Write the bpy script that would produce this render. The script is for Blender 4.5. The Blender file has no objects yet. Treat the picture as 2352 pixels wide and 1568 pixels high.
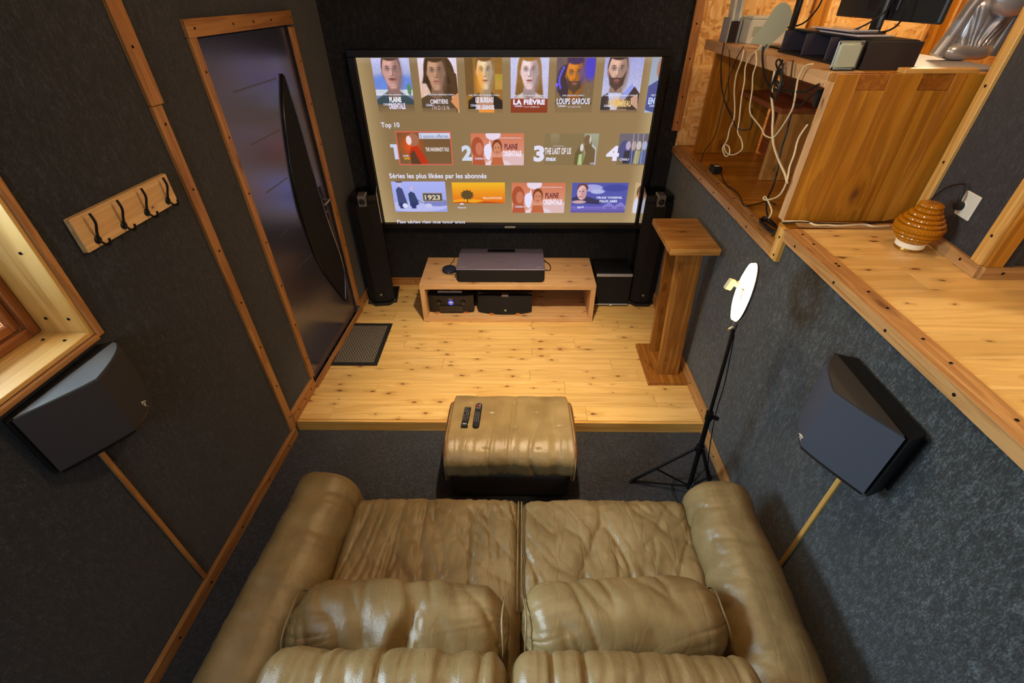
import bpy, bmesh, math, random
import numpy as np
from mathutils import Vector, Matrix, noise
random.seed(7)
SC = bpy.context.scene
C = SC.collection
PI = math.pi
# ---------------------------------------------------------------- camera
cam_d = bpy.data.cameras.new('camera'); cam = bpy.data.objects.new('camera', cam_d); C.objects.link(cam)
r_ = Vector((0.99992798, 0.01157257, -0.00317948)); u_ = Vector((-0.00449494, 0.60676904, 0.79486548)); f_ = Vector((-0.01112784, 0.79479394, -0.60677736))
cam.matrix_world = Matrix(((r_.x, u_.x, -f_.x, .073), (r_.y, u_.y, -f_.y, -3.894), (r_.z, u_.z, -f_.z, 2.398), (0, 0, 0, 1)))
cam_d.sensor_width = 36; cam_d.lens = 1060.13 * 36 / 2352; cam_d.clip_start = .02
SC.camera = cam
# ---------------------------------------------------------------- light
SC.view_settings.view_transform = 'Standard'; SC.view_settings.look = 'None'
SC.view_settings.gamma = 1; SC.view_settings.use_curve_mapping = False
SC.view_settings.exposure = 0.0
W = bpy.data.worlds.new('world'); SC.world = W; W.use_nodes = True
bg = W.node_tree.nodes['Background']; bg.inputs[0].default_value = (.80, .90, 1, 1); bg.inputs[1].default_value = .13
def light(name, kind, loc, target, energy, col, **kw):
    d = bpy.data.lights.new(name, kind); d.energy = energy; d.color = col
    for k, v in kw.items(): setattr(d, k, v)
    o = bpy.data.objects.new(name, d); C.objects.link(o); o.location = loc
    o.rotation_euler = (Vector(target) - Vector(loc)).to_track_quat('-Z', 'Y').to_euler()
    return o
WARM = (1, .82, .56)
light('ceiling_spot', 'SPOT', (.15, -2.15, 2.78), (0.0, -1.25, 0), 330, WARM, spot_size=math.radians(66), spot_blend=1.0, shadow_soft_size=.04)
light('ceiling_bulb', 'POINT', (.15, -2.15, 2.7), (0, 0, 0), 26, WARM, shadow_soft_size=.03)
light('mezzanine_fill', 'POINT', (2.15, -3.3, 2.70), (0, 0, 0), 12, (1, .84, .58), shadow_soft_size=.05)  # unseen warm lamp put in overhead to light the mezzanine
light('desk_fill', 'POINT', (1.75, -1.95, 2.82), (0, 0, 0), 6, (1, .84, .62), shadow_soft_size=.06)  # added fill for the desk top and the silver figure's front
light('mezzanine_patch_light', 'SPOT', (2.3, -3.7, 2.8), (1.66, -2.98, 1.5), 60, (1, .86, .62), spot_size=math.radians(30), spot_blend=.25, shadow_soft_size=.02)  # added spot that makes the bright patch on the mezzanine floor
light('strand_board_fill', 'POINT', (2.5, -.7, 2.75), (0, 0, 0), 22, (1, .84, .58), shadow_soft_size=.08)  # added fill to brighten the strand board behind the desk
light('rear_fill', 'AREA', (-.7, -5.1, 2.45), (0, -3.4, .8), 18, (.66, .84, 1), shape='RECTANGLE', size=1.0, size_y=.8)  # added cool fill behind the camera, aimed at the back cushions
light('window_daylight', 'AREA', (-2.1, -3.1, 2.35), (1.2, -3.3, .7), 200, (.64, .84, 1), shape='RECTANGLE', size=1.2, size_y=1.0)

# ---------------------------------------------------------------- helpers
def S(r, g, b, a=1.0):
    f = lambda c: (c / 255 / 12.92) if c / 255 <= .04045 else ((c / 255 + .055) / 1.055) ** 2.4
    return (f(r), f(g), f(b), a)
MW = {}
def reg(o, parent=None, world=True):
    """link, parent (world-space vertices and locations unless world=False)"""
    if o.name not in C.objects: C.objects.link(o)
    b = Matrix.Translation(o.location) @ o.rotation_euler.to_matrix().to_4x4()
    if parent is not None:
        o.parent = parent
        if world:
            o.matrix_parent_inverse = MW[parent].inverted(); MW[o] = b
        else: MW[o] = MW[parent] @ b
    else: MW[o] = b
    return o
def thing(name, label, cat, loc=(0, 0, 0), rotz=0, group=None):
    o = bpy.data.objects.new(name, None); o.empty_display_size = .05
    o.location = loc; o.rotation_euler = (0, 0, rotz)
    if label: o['label'] = label
    if cat: o['category'] = cat
    if group: o['group'] = group
    return reg(o)
def tag(o, label, cat, group=None):
    o['label'] = label; o['category'] = cat
    if group: o['group'] = group
    return o
def struct(o): o['kind'] = 'structure'; return o
def mesh_obj(name, me, mat=None, parent=None, world=True, loc=(0, 0, 0), rot=(0, 0, 0)):
    o = bpy.data.objects.new(name, me); o.location = loc; o.rotation_euler = rot
    if mat is not None and not me.materials:
        for m in (mat if isinstance(mat, (list, tuple)) else [mat]): me.materials.append(m)
    return reg(o, parent, world)
def smooth(me, ang=40):
    for p in me.polygons: p.use_smooth = True
    try: me.set_sharp_from_angle(angle=math.radians(ang))
    except Exception: pass
def bm_mesh(bm, name='m', sm=None):
    me = bpy.data.meshes.new(name); bm.to_mesh(me); bm.free()
    if sm: smooth(me, sm)
    return me
def box_mesh(sx, sy, sz, bev=0, seg=1, c=(0, 0, 0)):
    bm = bmesh.new(); bmesh.ops.create_cube(bm, size=1)
    bmesh.ops.scale(bm, vec=(sx, sy, sz), verts=bm.verts)
    if bev: bmesh.ops.bevel(bm, geom=bm.edges[:], offset=bev, segments=seg, affect='EDGES')
    bmesh.ops.translate(bm, vec=c, verts=bm.verts)
    return bm_mesh(bm, 'box', 40 if seg > 1 else None)
def box(name, mat, x, y, z, parent=None, bev=.002, seg=1, world=True, rot=(0, 0, 0)):
    """axis box from ranges; origin at centre"""
    me = box_mesh(x[1] - x[0], y[1] - y[0], z[1] - z[0], bev, seg)
    return mesh_obj(name, me, mat, parent, world, ((x[0] + x[1]) / 2, (y[0] + y[1]) / 2, (z[0] + z[1]) / 2), rot)
def board(name, mat, p0, p1, w, t, up=(0, 0, 1), parent=None, bev=.002, world=True):
    """board with local X (grain) from p0 to p1, thickness t along up, width w across"""
    p0, p1 = Vector(p0), Vector(p1); ex = (p1 - p0).normalized(); up = Vector(up)
    ey = up.cross(ex).normalized(); ez = ex.cross(ey)
    me = box_mesh((p1 - p0).length, w, t, bev)
    o = bpy.data.objects.new(name, me); me.materials.append(mat)
    o.location = (p0 + p1) / 2; o.rotation_euler = Matrix((ex, ey, ez)).transposed().to_euler()
    return reg(o, parent, world)
def prism(name, mat, pts, z0, z1, parent=None, bev=0, world=True, loc=(0, 0, 0), rot=(0, 0, 0), sm=None, seg=1):
    bm = bmesh.new(); n = len(pts)
    a = [bm.verts.new((p[0], p[1], z0)) for p in pts]; b = [bm.verts.new((p[0], p[1], z1)) for p in pts]
    bm.faces.new(a[::-1]); bm.faces.new(b)
    for i in range(n): bm.faces.new((a[i], a[(i + 1) % n], b[(i + 1) % n], b[i]))
    bmesh.ops.recalc_face_normals(bm, faces=bm.faces)
    if bev: bmesh.ops.bevel(bm, geom=bm.edges[:], offset=bev, segments=seg, affect='EDGES')
    return mesh_obj(name, bm_mesh(bm, name, sm), mat, parent, world, loc, rot)
def lathe_mesh(prof, n=24, cap=True):
    bm = bmesh.new(); rings = []
    for r, z in prof:
        rings.append([bm.verts.new((r * math.cos(2 * PI * k / n), r * math.sin(2 * PI * k / n), z)) for k in range(n)])
    for i in range(len(rings) - 1):
        for k in range(n): bm.faces.new((rings[i][k], rings[i][(k + 1) % n], rings[i + 1][(k + 1) % n], rings[i + 1][k]))
    if cap: bm.faces.new(rings[0][::-1]); bm.faces.new(rings[-1])
    return bm_mesh(bm, 'lathe', 35)
def cyl(name, mat, p0, p1, r, parent=None, n=12, r2=None, world=True):
    p0, p1 = Vector(p0), Vector(p1); d = p1 - p0
    me = lathe_mesh([(r, 0), (r2 if r2 else r, d.length)], n)
    return mesh_obj(name, me, mat, parent, world, p0, d.to_track_quat('Z', 'Y').to_euler())
def catmull(pts, k=6):
    P = [Vector(p) for p in pts]; out = []
    for i in range(len(P) - 1):
        a, b, c, d = P[max(i - 1, 0)], P[i], P[i + 1], P[min(i + 2, len(P) - 1)]
        for j in range(k):
            t = j / k
            out.append(.5 * ((2 * b) + (c - a) * t + (2 * a - 5 * b + 4 * c - d) * t * t + (3 * b - a - 3 * c + d) * t ** 3))
    out.append(P[-1]); return out
def tube_bm(bm, pts, r, n=6):
    rings = []; prev = None
    for i, p in enumerate(pts):
        t = (pts[min(i + 1, len(pts) - 1)] - pts[max(i - 1, 0)])
        if t.length < 1e-7: t = Vector((0, 0, 1))
        t.normalize()
        if prev is None: prev = t.orthogonal().normalized()
        a = (prev - t * prev.dot(t))
        if a.length < 1e-6: a = t.orthogonal()
        a.normalize(); b = t.cross(a); prev = a
        rr = r[i] if isinstance(r, (list, tuple)) else r
        rings.append([bm.verts.new(p + (a * math.cos(2 * PI * k / n) + b * math.sin(2 * PI * k / n)) * rr) for k in range(n)])
    for i in range(len(rings) - 1):
        for k in range(n): bm.faces.new((rings[i][k], rings[i][(k + 1) % n], rings[i + 1][(k + 1) % n], rings[i + 1][k]))
    bm.faces.new(rings[0][::-1]); bm.faces.new(rings[-1])
def tube(name, mat, pts, r, parent=None, n=6, k=5, world=True):
    bm = bmesh.new(); tube_bm(bm, catmull(pts, k) if k else [Vector(p) for p in pts], r, n)
    return mesh_obj(name, bm_mesh(bm, name, 60), mat, parent, world)

# ---------------------------------------------------------------- materials
def mat(name):
    m = bpy.data.materials.new(name); m.use_nodes = True
    nt = m.node_tree; return m, nt, nt.nodes['Principled BSDF'], nt.nodes.new, nt.links.new
def plain(name, col, rough=.5, metal=0, spec=.5, emit=None, es=0, coat=0, bump=0, bscale=200):
    m, nt, p, N, L = mat(name)
    p.inputs['Base Color'].default_value = S(*col); p.inputs['Roughness'].default_value = rough
    p.inputs['Metallic'].default_value = metal; p.inputs['Specular IOR Level'].default_value = spec
    p.inputs['Coat Weight'].default_value = coat
    if emit: p.inputs['Emission Color'].default_value = S(*emit); p.inputs['Emission Strength'].default_value = es
    if bump:
        tc = N('ShaderNodeTexCoord'); n = N('ShaderNodeTexNoise'); n.inputs['Scale'].default_value = bscale; L(tc.outputs['Object'], n.inputs['Vector'])
        b = N('ShaderNodeBump'); b.inputs['Strength'].default_value = bump; b.inputs['Distance'].default_value = .002
        L(n.outputs['Fac'], b.inputs['Height']); L(b.outputs['Normal'], p.inputs['Normal'])
    return m
def ramp(N, stops):
    r = N('ShaderNodeValToRGB'); e = r.color_ramp.elements
    e[0].position, e[0].color = stops[0]; e[1].position, e[1].color = stops[-1]
    for s, c in stops[1:-1]:
        x = e.new(s); x.color = c
    return r
def felt(name, c0, c1, c2):
    m, nt, p, N, L = mat(name)
    tc = N('ShaderNodeTexCoord')
    mp = N('ShaderNodeMapping'); mp.inputs['Scale'].default_value = (1, 1, .45); L(tc.outputs['Object'], mp.inputs['Vector'])
    n = N('ShaderNodeTexNoise'); n.inputs['Scale'].default_value = 185; n.inputs['Detail'].default_value = 4; n.inputs['Roughness'].default_value = .75; L(mp.outputs['Vector'], n.inputs['Vector'])
    n2 = N('ShaderNodeTexNoise'); n2.inputs['Scale'].default_value = 5; n2.inputs['Detail'].default_value = 4; L(tc.outputs['Object'], n2.inputs['Vector'])
    r = ramp(N, [(.38, S(*c0)), (.52, S(*c1)), (.68, S(*c2))]); n4 = N('ShaderNodeTexNoise'); n4.inputs['Scale'].default_value = 55; n4.inputs['Detail'].default_value = 2; L(mp.outputs['Vector'], n4.inputs['Vector'])
    av = N('ShaderNodeMath'); av.operation = 'MULTIPLY_ADD'; av.inputs[1].default_value = .30; L(n4.outputs['Fac'], av.inputs[0])
    a0 = N('ShaderNodeMath'); a0.operation = 'MULTIPLY'; a0.inputs[1].default_value = .72; L(n.outputs['Fac'], a0.inputs[0]); L(a0.outputs[0], av.inputs[2]); L(av.outputs[0], r.inputs['Fac'])
    mx = N('ShaderNodeMix'); mx.data_type = 'RGBA'; mx.blend_type = 'MULTIPLY'; mx.inputs['Factor'].default_value = .5
    r2 = ramp(N, [(.3, (.6, .6, .6, 1)), (.7, (1.25, 1.25, 1.25, 1))]); L(n2.outputs['Fac'], r2.inputs['Fac'])
    L(r.outputs['Color'], mx.inputs[6]); L(r2.outputs['Color'], mx.inputs[7]); L(mx.outputs[2], p.inputs['Base Color'])
    p.inputs['Roughness'].default_value = 1; p.inputs['Specular IOR Level'].default_value = .1
    p.inputs['Sheen Weight'].default_value = .25; p.inputs['Sheen Roughness'].default_value = .6
    b = N('ShaderNodeBump'); b.inputs['Strength'].default_value = .6; b.inputs['Distance'].default_value = .003; L(n.outputs['Fac'], b.inputs['Height']); L(b.outputs['Normal'], p.inputs['Normal'])
    return m
def wood(name, light_, mid, dark, knots=.5, rough=.4, gs=1.0, var=.25, knot_col=(112, 66, 32), contrast=1.0, coat=.15, axis=0, k=.6, ks=1.0):
    """pine: grain along local X, knots as dark ellipses, tone varies from piece to piece"""
    m, nt, p, N, L = mat(name)
    tc = N('ShaderNodeTexCoord'); oi = N('ShaderNodeObjectInfo')
    mul = N('ShaderNodeVectorMath'); mul.operation = 'SCALE'; mul.inputs['Scale'].default_value = 37.0
    cb = N('ShaderNodeCombineXYZ'); L(oi.outputs['Random'], cb.inputs[0]); L(oi.outputs['Random'], cb.inputs[1]); L(oi.outputs['Random'], cb.inputs[2]); L(cb.outputs[0], mul.inputs[0])
    add = N('ShaderNodeVectorMath'); add.operation = 'ADD'; L(tc.outputs['Object'], add.inputs[0]); L(mul.outputs[0], add.inputs[1])
    # knots first: they also bend the grain
    kv = N('ShaderNodeMapping'); kv.inputs['Scale'].default_value = (5.2 * ks, 12.5 * ks, .02)
    kn = N('ShaderNodeTexNoise'); kn.inputs['Scale'].default_value = 26; kn.inputs['Detail'].default_value = 2; L(add.outputs[0], kn.inputs['Vector'])
    kd = N('ShaderNodeVectorMath'); kd.operation = 'MULTIPLY_ADD'; kd.inputs[1].default_value = (.035, .02, 0); L(kn.outputs['Color'], kd.inputs[0]); L(add.outputs[0], kd.inputs[2])
    L(kd.outputs[0], kv.inputs['Vector'])
    vo = N('ShaderNodeTexVoronoi'); vo.voronoi_dimensions = '2D'; vo.inputs['Scale'].default_value = 1.0; vo.inputs['Randomness'].default_value = .9; L(kv.outputs[0], vo.inputs['Vector'])
    sep = N('ShaderNodeSeparateColor'); L(vo.outputs['Color'], sep.inputs[0])
    gate = N('ShaderNodeMath'); gate.operation = 'LESS_THAN'; gate.inputs[1].default_value = knots; L(sep.outputs[0], gate.inputs[0])
    size = N('ShaderNodeMath'); size.operation = 'MULTIPLY_ADD'; size.inputs[1].default_value = .14; size.inputs[2].default_value = .045; L(sep.outputs[1], size.inputs[0])
    rel = N('ShaderNodeMath'); rel.operation = 'DIVIDE'; L(vo.outputs['Distance'], rel.inputs[0]); L(size.outputs[0], rel.inputs[1])
    kr = ramp(N, [(.15, (1, 1, 1, 1)), (1.0, (0, 0, 0, 1))]); kr.color_ramp.interpolation = 'EASE'; L(rel.outputs[0], kr.inputs['Fac'])
    kk = N('ShaderNodeMath'); kk.operation = 'MULTIPLY'; L(kr.outputs['Color'], kk.inputs[0]); L(gate.outputs[0], kk.inputs[1])
    halo = N('ShaderNodeMath'); halo.operation = 'MULTIPLY'; halo.inputs[1].default_value = .32; L(rel.outputs[0], halo.inputs[0])
    hr = ramp(N, [(.2, (1, 1, 1, 1)), (1.0, (0, 0, 0, 1))]); hr.color_ramp.interpolation = 'EASE'; L(halo.outputs[0], hr.inputs['Fac'])
    hh = N('ShaderNodeMath'); hh.operation = 'MULTIPLY'; L(hr.outputs['Color'], hh.inputs[0]); L(gate.outputs[0], hh.inputs[1])
    # grain
    mp = N('ShaderNodeMapping'); mp.inputs['Scale'].default_value = (1.1 * gs, 20 * gs, 20 * gs) if axis == 0 else (20 * gs, 20 * gs, 1.1 * gs)
    L(add.outputs[0], mp.inputs['Vector'])
    n = N('ShaderNodeTexNoise'); n.inputs['Scale'].default_value = 1.0; n.inputs['Detail'].default_value = 3; n.inputs['Distortion'].default_value = 1.2; L(mp.outputs[0], n.inputs['Vector'])
    ha = N('ShaderNodeMath'); ha.operation = 'MULTIPLY_ADD'; ha.inputs[1].default_value = .22; L(hh.outputs[0], ha.inputs[0]); L(n.outputs['Fac'], ha.inputs[2])
    rings = N('ShaderNodeMath'); rings.operation = 'MULTIPLY'; rings.inputs[1].default_value = 26; L(ha.outputs[0], rings.inputs[0])
    sn = N('ShaderNodeMath'); sn.operation = 'SINE'; L(rings.outputs[0], sn.inputs[0])
    mpf = N('ShaderNodeMapping'); mpf.inputs['Scale'].default_value = (6, 260, 260) if axis == 0 else (260, 260, 6); L(add.outputs[0], mpf.inputs['Vector'])
    fine = N('ShaderNodeTexNoise'); fine.inputs['Scale'].default_value = 1; fine.inputs['Detail'].default_value = 1; L(mpf.outputs[0], fine.inputs['Vector'])
    a1 = N('ShaderNodeMath'); a1.operation = 'MULTIPLY_ADD'; a1.inputs[1].default_value = .14 * contrast; L(sn.outputs[0], a1.inputs[0]); L(n.outputs['Fac'], a1.inputs[2])
    a2 = N('ShaderNodeMath'); a2.operation = 'MULTIPLY_ADD'; a2.inputs[1].default_value = .25; L(fine.outputs['Fac'], a2.inputs[0]); L(a1.outputs[0], a2.inputs[2])
    sq = N('ShaderNodeMath'); sq.operation = 'MULTIPLY_ADD'; sq.inputs[1].default_value = k; sq.inputs[2].default_value = .60 * (1 - k); L(a2.outputs[0], sq.inputs[0])
    r = ramp(N, [(.36, S(*light_)), (.62, S(*mid)), (.92, S(*dark))]); L(sq.outputs[0], r.inputs['Fac'])
    m1 = N('ShaderNodeMix'); m1.data_type = 'RGBA'; L(hh.outputs[0], m1.inputs['Factor']); m1.inputs[7].default_value = S(*dark)
    hs = N('ShaderNodeMath'); hs.operation = 'MULTIPLY'; hs.inputs[1].default_value = .45; L(hh.outputs[0], hs.inputs[0]); L(hs.outputs[0], m1.inputs['Factor'])
    L(r.outputs['Color'], m1.inputs[6])
    m2 = N('ShaderNodeMix'); m2.data_type = 'RGBA'; L(kk.outputs[0], m2.inputs['Factor']); L(m1.outputs[2], m2.inputs[6]); m2.inputs[7].default_value = S(*knot_col)
    hsv = N('ShaderNodeHueSaturation'); vr = N('ShaderNodeMath'); vr.operation = 'MULTIPLY_ADD'; vr.inputs[1].default_value = var; vr.inputs[2].default_value = 1 - var / 2
    L(oi.outputs['Random'], vr.inputs[0]); L(vr.outputs[0], hsv.inputs['Value']); L(m2.outputs[2], hsv.inputs['Color'])
    L(hsv.outputs[0], p.inputs['Base Color']); p.inputs['Roughness'].default_value = rough; p.inputs['Coat Weight'].default_value = coat; p.inputs['Coat Roughness'].default_value = .35
    b = N('ShaderNodeBump'); b.inputs['Strength'].default_value = .12; b.inputs['Distance'].default_value = .001; L(a2.outputs[0], b.inputs['Height']); L(b.outputs['Normal'], p.inputs['Normal'])
    return m
FELT = felt('charcoal_felt', (11, 11, 14), (25, 25, 31), (60, 60, 68))
CARPET = felt('carpet', (20, 20, 23), (40, 40, 46), (74, 74, 80))
FELT_R = felt('grey_felt', (22, 24, 24), (45, 49, 49), (96, 103, 103))
TRIMR = wood('edge_trim_wood', (202, 156, 98), (182, 132, 76), (132, 90, 48), knots=.10, rough=.5, var=.15, gs=1.2, k=.6, ks=.6)
JOINT = wood('joint_wood', (176, 112, 34), (158, 92, 22), (110, 62, 14), knots=.1, rough=.4, var=.1, k=.6)
PINE = wood('pine_floor', (238, 202, 134), (226, 184, 112), (184, 138, 74), knots=.50, rough=.33, var=.16, k=.62, contrast=.5)
TRIM = wood('trim_wood', (192, 138, 80), (170, 114, 60), (120, 74, 36), knots=.10, rough=.5, var=.22, gs=1.2, k=.6, ks=.6)
CONS = wood('console_wood', (220, 180, 132), (206, 162, 112), (164, 120, 76), knots=.34, rough=.5, var=.06, k=.5, contrast=.6)
HONEY = wood('honey_wood', (206, 146, 48), (186, 120, 28), (126, 72, 12), knots=.16, rough=.35, var=.08, gs=.55, contrast=1.2, coat=.3, k=.62, ks=.55)
REVEAL = wood('window_wood', (232, 188, 112), (216, 164, 84), (172, 118, 50), knots=.12, rough=.45, var=.08, gs=.7, contrast=1.0, k=.6, ks=.5)
FRAMEW = wood('window_frame_wood', (170, 104, 54), (146, 84, 40), (104, 56, 26), knots=.1, rough=.4, var=.1)
STANDW = wood('stand_wood', (202, 150, 82), (180, 124, 56), (126, 80, 32), knots=.35, rough=.4, var=.14, gs=.8, k=.6, ks=.8)
UPW = wood('upright_wood', (180, 124, 56), (156, 98, 36), (112, 64, 20), knots=.3, rough=.35, var=.1, gs=.8, k=.7, ks=.8)
REDW = wood('red_wood', (168, 96, 48), (150, 80, 38), (110, 54, 24), knots=.1, rough=.5, var=.1)
RACKW = wood('rack_wood', (230, 192, 138), (214, 172, 116), (176, 132, 84), knots=.2, rough=.5, var=.05, k=.5)
def osb():
    m, nt, p, N, L = mat('strand_board')
    tc = N('ShaderNodeTexCoord'); outs = []
    for i, (rot, sc, thr) in enumerate(((.5, (14, 9, 60), 0), (1.2, (60, 9, 13), 0), (2.3, (12, 9, 42), 0))):
        mp = N('ShaderNodeMapping'); mp.inputs['Rotation'].default_value = (0, rot, 0); mp.inputs['Scale'].default_value = sc; L(tc.outputs['Object'], mp.inputs['Vector'])
        v = N('ShaderNodeTexVoronoi'); v.inputs['Scale'].default_value = 1; L(mp.outputs[0], v.inputs['Vector']); outs.append(v)
    big = N('ShaderNodeTexNoise'); big.inputs['Scale'].default_value = 14; L(tc.outputs['Object'], big.inputs['Vector'])
    g = N('ShaderNodeMath'); g.operation = 'GREATER_THAN'; g.inputs[1].default_value = .5; L(big.outputs['Fac'], g.inputs[0])
    mx = N('ShaderNodeMix'); mx.data_type = 'RGBA'; L(g.outputs[0], mx.inputs['Factor']); L(outs[0].outputs['Color'], mx.inputs[6]); L(outs[1].outputs['Color'], mx.inputs[7])
    bw = N('ShaderNodeSeparateColor'); L(mx.outputs[2], bw.inputs[0])
    r = ramp(N, [(0, S(196, 136, 64)), (.25, S(232, 178, 100)), (.75, S(246, 208, 138)), (1, S(214, 158, 84))]); L(bw.outputs[0], r.inputs['Fac'])
    L(r.outputs['Color'], p.inputs['Base Color']); p.inputs['Roughness'].default_value = .6
    b = N('ShaderNodeBump'); b.inputs['Strength'].default_value = .3; b.inputs['Distance'].default_value = .002; L(bw.outputs[0], b.inputs['Height']); L(b.outputs['Normal'], p.inputs['Normal'])
    return m
OSB = osb()
def leather(name, c0, c1, rough=.36, net=.15):
    m, nt, p, N, L = mat(name)
    tc = N('ShaderNodeTexCoord'); n = N('ShaderNodeTexNoise'); n.inputs['Scale'].default_value = 7; n.inputs['Detail'].default_value = 4; L(tc.outputs['Object'], n.inputs['Vector'])
    r = ramp(N, [(.35, S(*c0)), (.65, S(*c1))]); L(n.outputs['Fac'], r.inputs['Fac']); L(r.outputs['Color'], p.inputs['Base Color'])
    v = N('ShaderNodeTexVoronoi'); v.inputs['Scale'].default_value = 420; L(tc.outputs['Object'], v.inputs['Vector'])
    b = N('ShaderNodeBump'); b.inputs['Strength'].default_value = .4; b.inputs['Distance'].default_value = .001; L(v.outputs['Distance'], b.inputs['Height'])
    n3 = N('ShaderNodeTexNoise'); n3.inputs['Scale'].default_value = 38; n3.inputs['Detail'].default_value = 3; L(tc.outputs['Object'], n3.inputs['Vector'])
    b2 = N('ShaderNodeBump'); b2.inputs['Strength'].default_value = .35; b2.inputs['Distance'].default_value = .004; L(n3.outputs['Fac'], b2.inputs['Height'])
    ds = N('ShaderNodeTexNoise'); ds.inputs['Scale'].default_value = 6; ds.inputs['Detail'].default_value = 3; L(tc.outputs['Object'], ds.inputs['Vector'])
    dm = N('ShaderNodeVectorMath'); dm.operation = 'MULTIPLY_ADD'; dm.inputs[1].default_value = (.09, .09, .09); L(ds.outputs['Color'], dm.inputs[0]); L(tc.outputs['Object'], dm.inputs[2])
    cm = N('ShaderNodeMapping'); cm.inputs['Scale'].default_value = (15, 5, 9); L(dm.outputs[0], cm.inputs['Vector'])
    cv = N('ShaderNodeTexVoronoi'); cv.feature = 'DISTANCE_TO_EDGE'; cv.inputs['Scale'].default_value = 1; L(cm.outputs[0], cv.inputs['Vector'])
    cr = ramp(N, [(0, (0, 0, 0, 1)), (.10, (.8, .8, .8, 1)), (.5, (1, 1, 1, 1))]); L(cv.outputs['Distance'], cr.inputs['Fac'])
    b3 = N('ShaderNodeBump'); b3.inputs['Strength'].default_value = net; b3.inputs['Distance'].default_value = .004; L(cr.outputs['Color'], b3.inputs['Height']); L(b3.outputs['Normal'], b2.inputs['Normal'])
    L(b2.outputs['Normal'], b.inputs['Normal']); L(b.outputs['Normal'], p.inputs['Normal'])
    p.inputs['Roughness'].default_value = rough; p.inputs['Specular IOR Level'].default_value = .55
    return m
LEA = leather('olive_tan_leather', (126, 104, 66), (146, 123, 82), .33)
LES = leather('seat_leather', (126, 104, 66), (146, 123, 82), .32, .30)
LEB = leather('brown_leather', (104, 66, 34), (122, 80, 44), .45)
BLACK = plain('black_plastic', (18, 18, 20), .45)
GLOSS = plain('black_lacquer', (8, 8, 10), .08, coat=.5)
CLOTH = plain('black_grille_cloth', (36, 34, 35), .95, spec=.2, bump=.5, bscale=900)
CLOTHG = plain('grey_grille_cloth', (58, 56, 60), .95, spec=.2, bump=.5, bscale=900)
SILV = plain('silver_metal', (176, 172, 168), .35, metal=.85)
STEEL = plain('brushed_steel', (120, 122, 124), .4, metal=.9)
SCREW = plain('black_screw', (22, 20, 20), .35, metal=.6)
DBASE = plain('dark_wood_base', (40, 30, 26), .6)
WHITEP = plain('white_plastic', (218, 216, 200), .5)
SAGE = plain('sage_plastic', (170, 176, 156), .45)
# ---------------------------------------------------------------- screws (shared mesh)
SCREW_ME = lathe_mesh([(.0058, 0), (.0058, .0012), (.004, .0028), (.0014, .0030), (.0012, .0016)], 10)
SCREW_ME.materials.append(SCREW)
def screw(parent, p, nrm, s=1.0):
    o = bpy.data.objects.new('screw', SCREW_ME); o.location = p; o.rotation_euler = Vector(nrm).to_track_quat('Z', 'Y').to_euler()
    return reg(o, parent, True)
# ---------------------------------------------------------------- left wall frame: plane x = -1.336 + .052 y
SL = .052
LN = Vector((1, -SL, 0)).normalized()      # normal into the room
LD = Vector((SL, 1, 0)).normalized()       # along the wall, away from the camera
def L_(y, z, off=0): return Vector((-1.336 + SL * y, y, z)) + LN * off
def lbox(name, m, ya, yb, za, zb, oa, ob, parent=None, bev=.002, along='z'):
    """box on the left wall; grain (local X) along 'z' or 'y'"""
    om = (oa + ob) / 2
    if along == 'z': return board(name, m, L_((ya + yb) / 2, za, om), L_((ya + yb) / 2, zb, om), abs(yb - ya), ob - oa, LN, parent, bev)
    return board(name, m, L_(ya, (za + zb) / 2, om), L_(yb, (za + zb) / 2, om), abs(zb - za), ob - oa, LN, parent, bev)
XR = 1.339; ZC = 2.9; YR = -5.2; HP = .088; YP = -1.743; YB = .061

# ================================================================ SETTING
struct(box('floor', CARPET, (-1.75, XR), (YR, YP - .001), (-.1, 0), bev=0))
fl = struct(box('floor', plain('subfloor', (60, 44, 28), .9), (-1.45, XR), (YP + .002, YB), (-.1, HP - .022), bev=0))
# platform planks along X, pitch .131, ends staggered
ys = [YP + .002]; y = -1.609
while y < YB: ys.append(y); y += .1312
ys.append(YB)
cuts = {0: [-1.2, .55], 1: [-.217, 1.05], 2: [-.95, .42], 3: [.17, .98], 4: [-.5, .8], 5: [.19], 6: [-.85, .544], 7: [-.255], 8: [.2, .95], 9: [-1.013, .45], 10: [.7], 11: [-.6], 12: [.3], 13: [-.2]}
for i in range(len(ys) - 1):
    a, b = ys[i], ys[i + 1]
    if b - a < .02: continue
    xl = -1.336 + SL * (a + b) / 2 - .03
    xs = [xl] + [c for c in cuts.get(i, []) if xl + .1 < c < 1.25] + [XR - .002]
    for j in range(len(xs) - 1):
        board('plank', PINE, (xs[j] + .0006, (a + b) / 2, HP - .011), (xs[j + 1] - .0006, (a + b) / 2, HP - .011), b - a - .0016, .022, (0, 0, 1), fl, bev=.0012)
struct(board('trim_1', REVEAL, (-1.425, YP - .011, .0445), (XR - .002, YP - .011, .0445), .088, .021, (0, 1, 0)))
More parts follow.
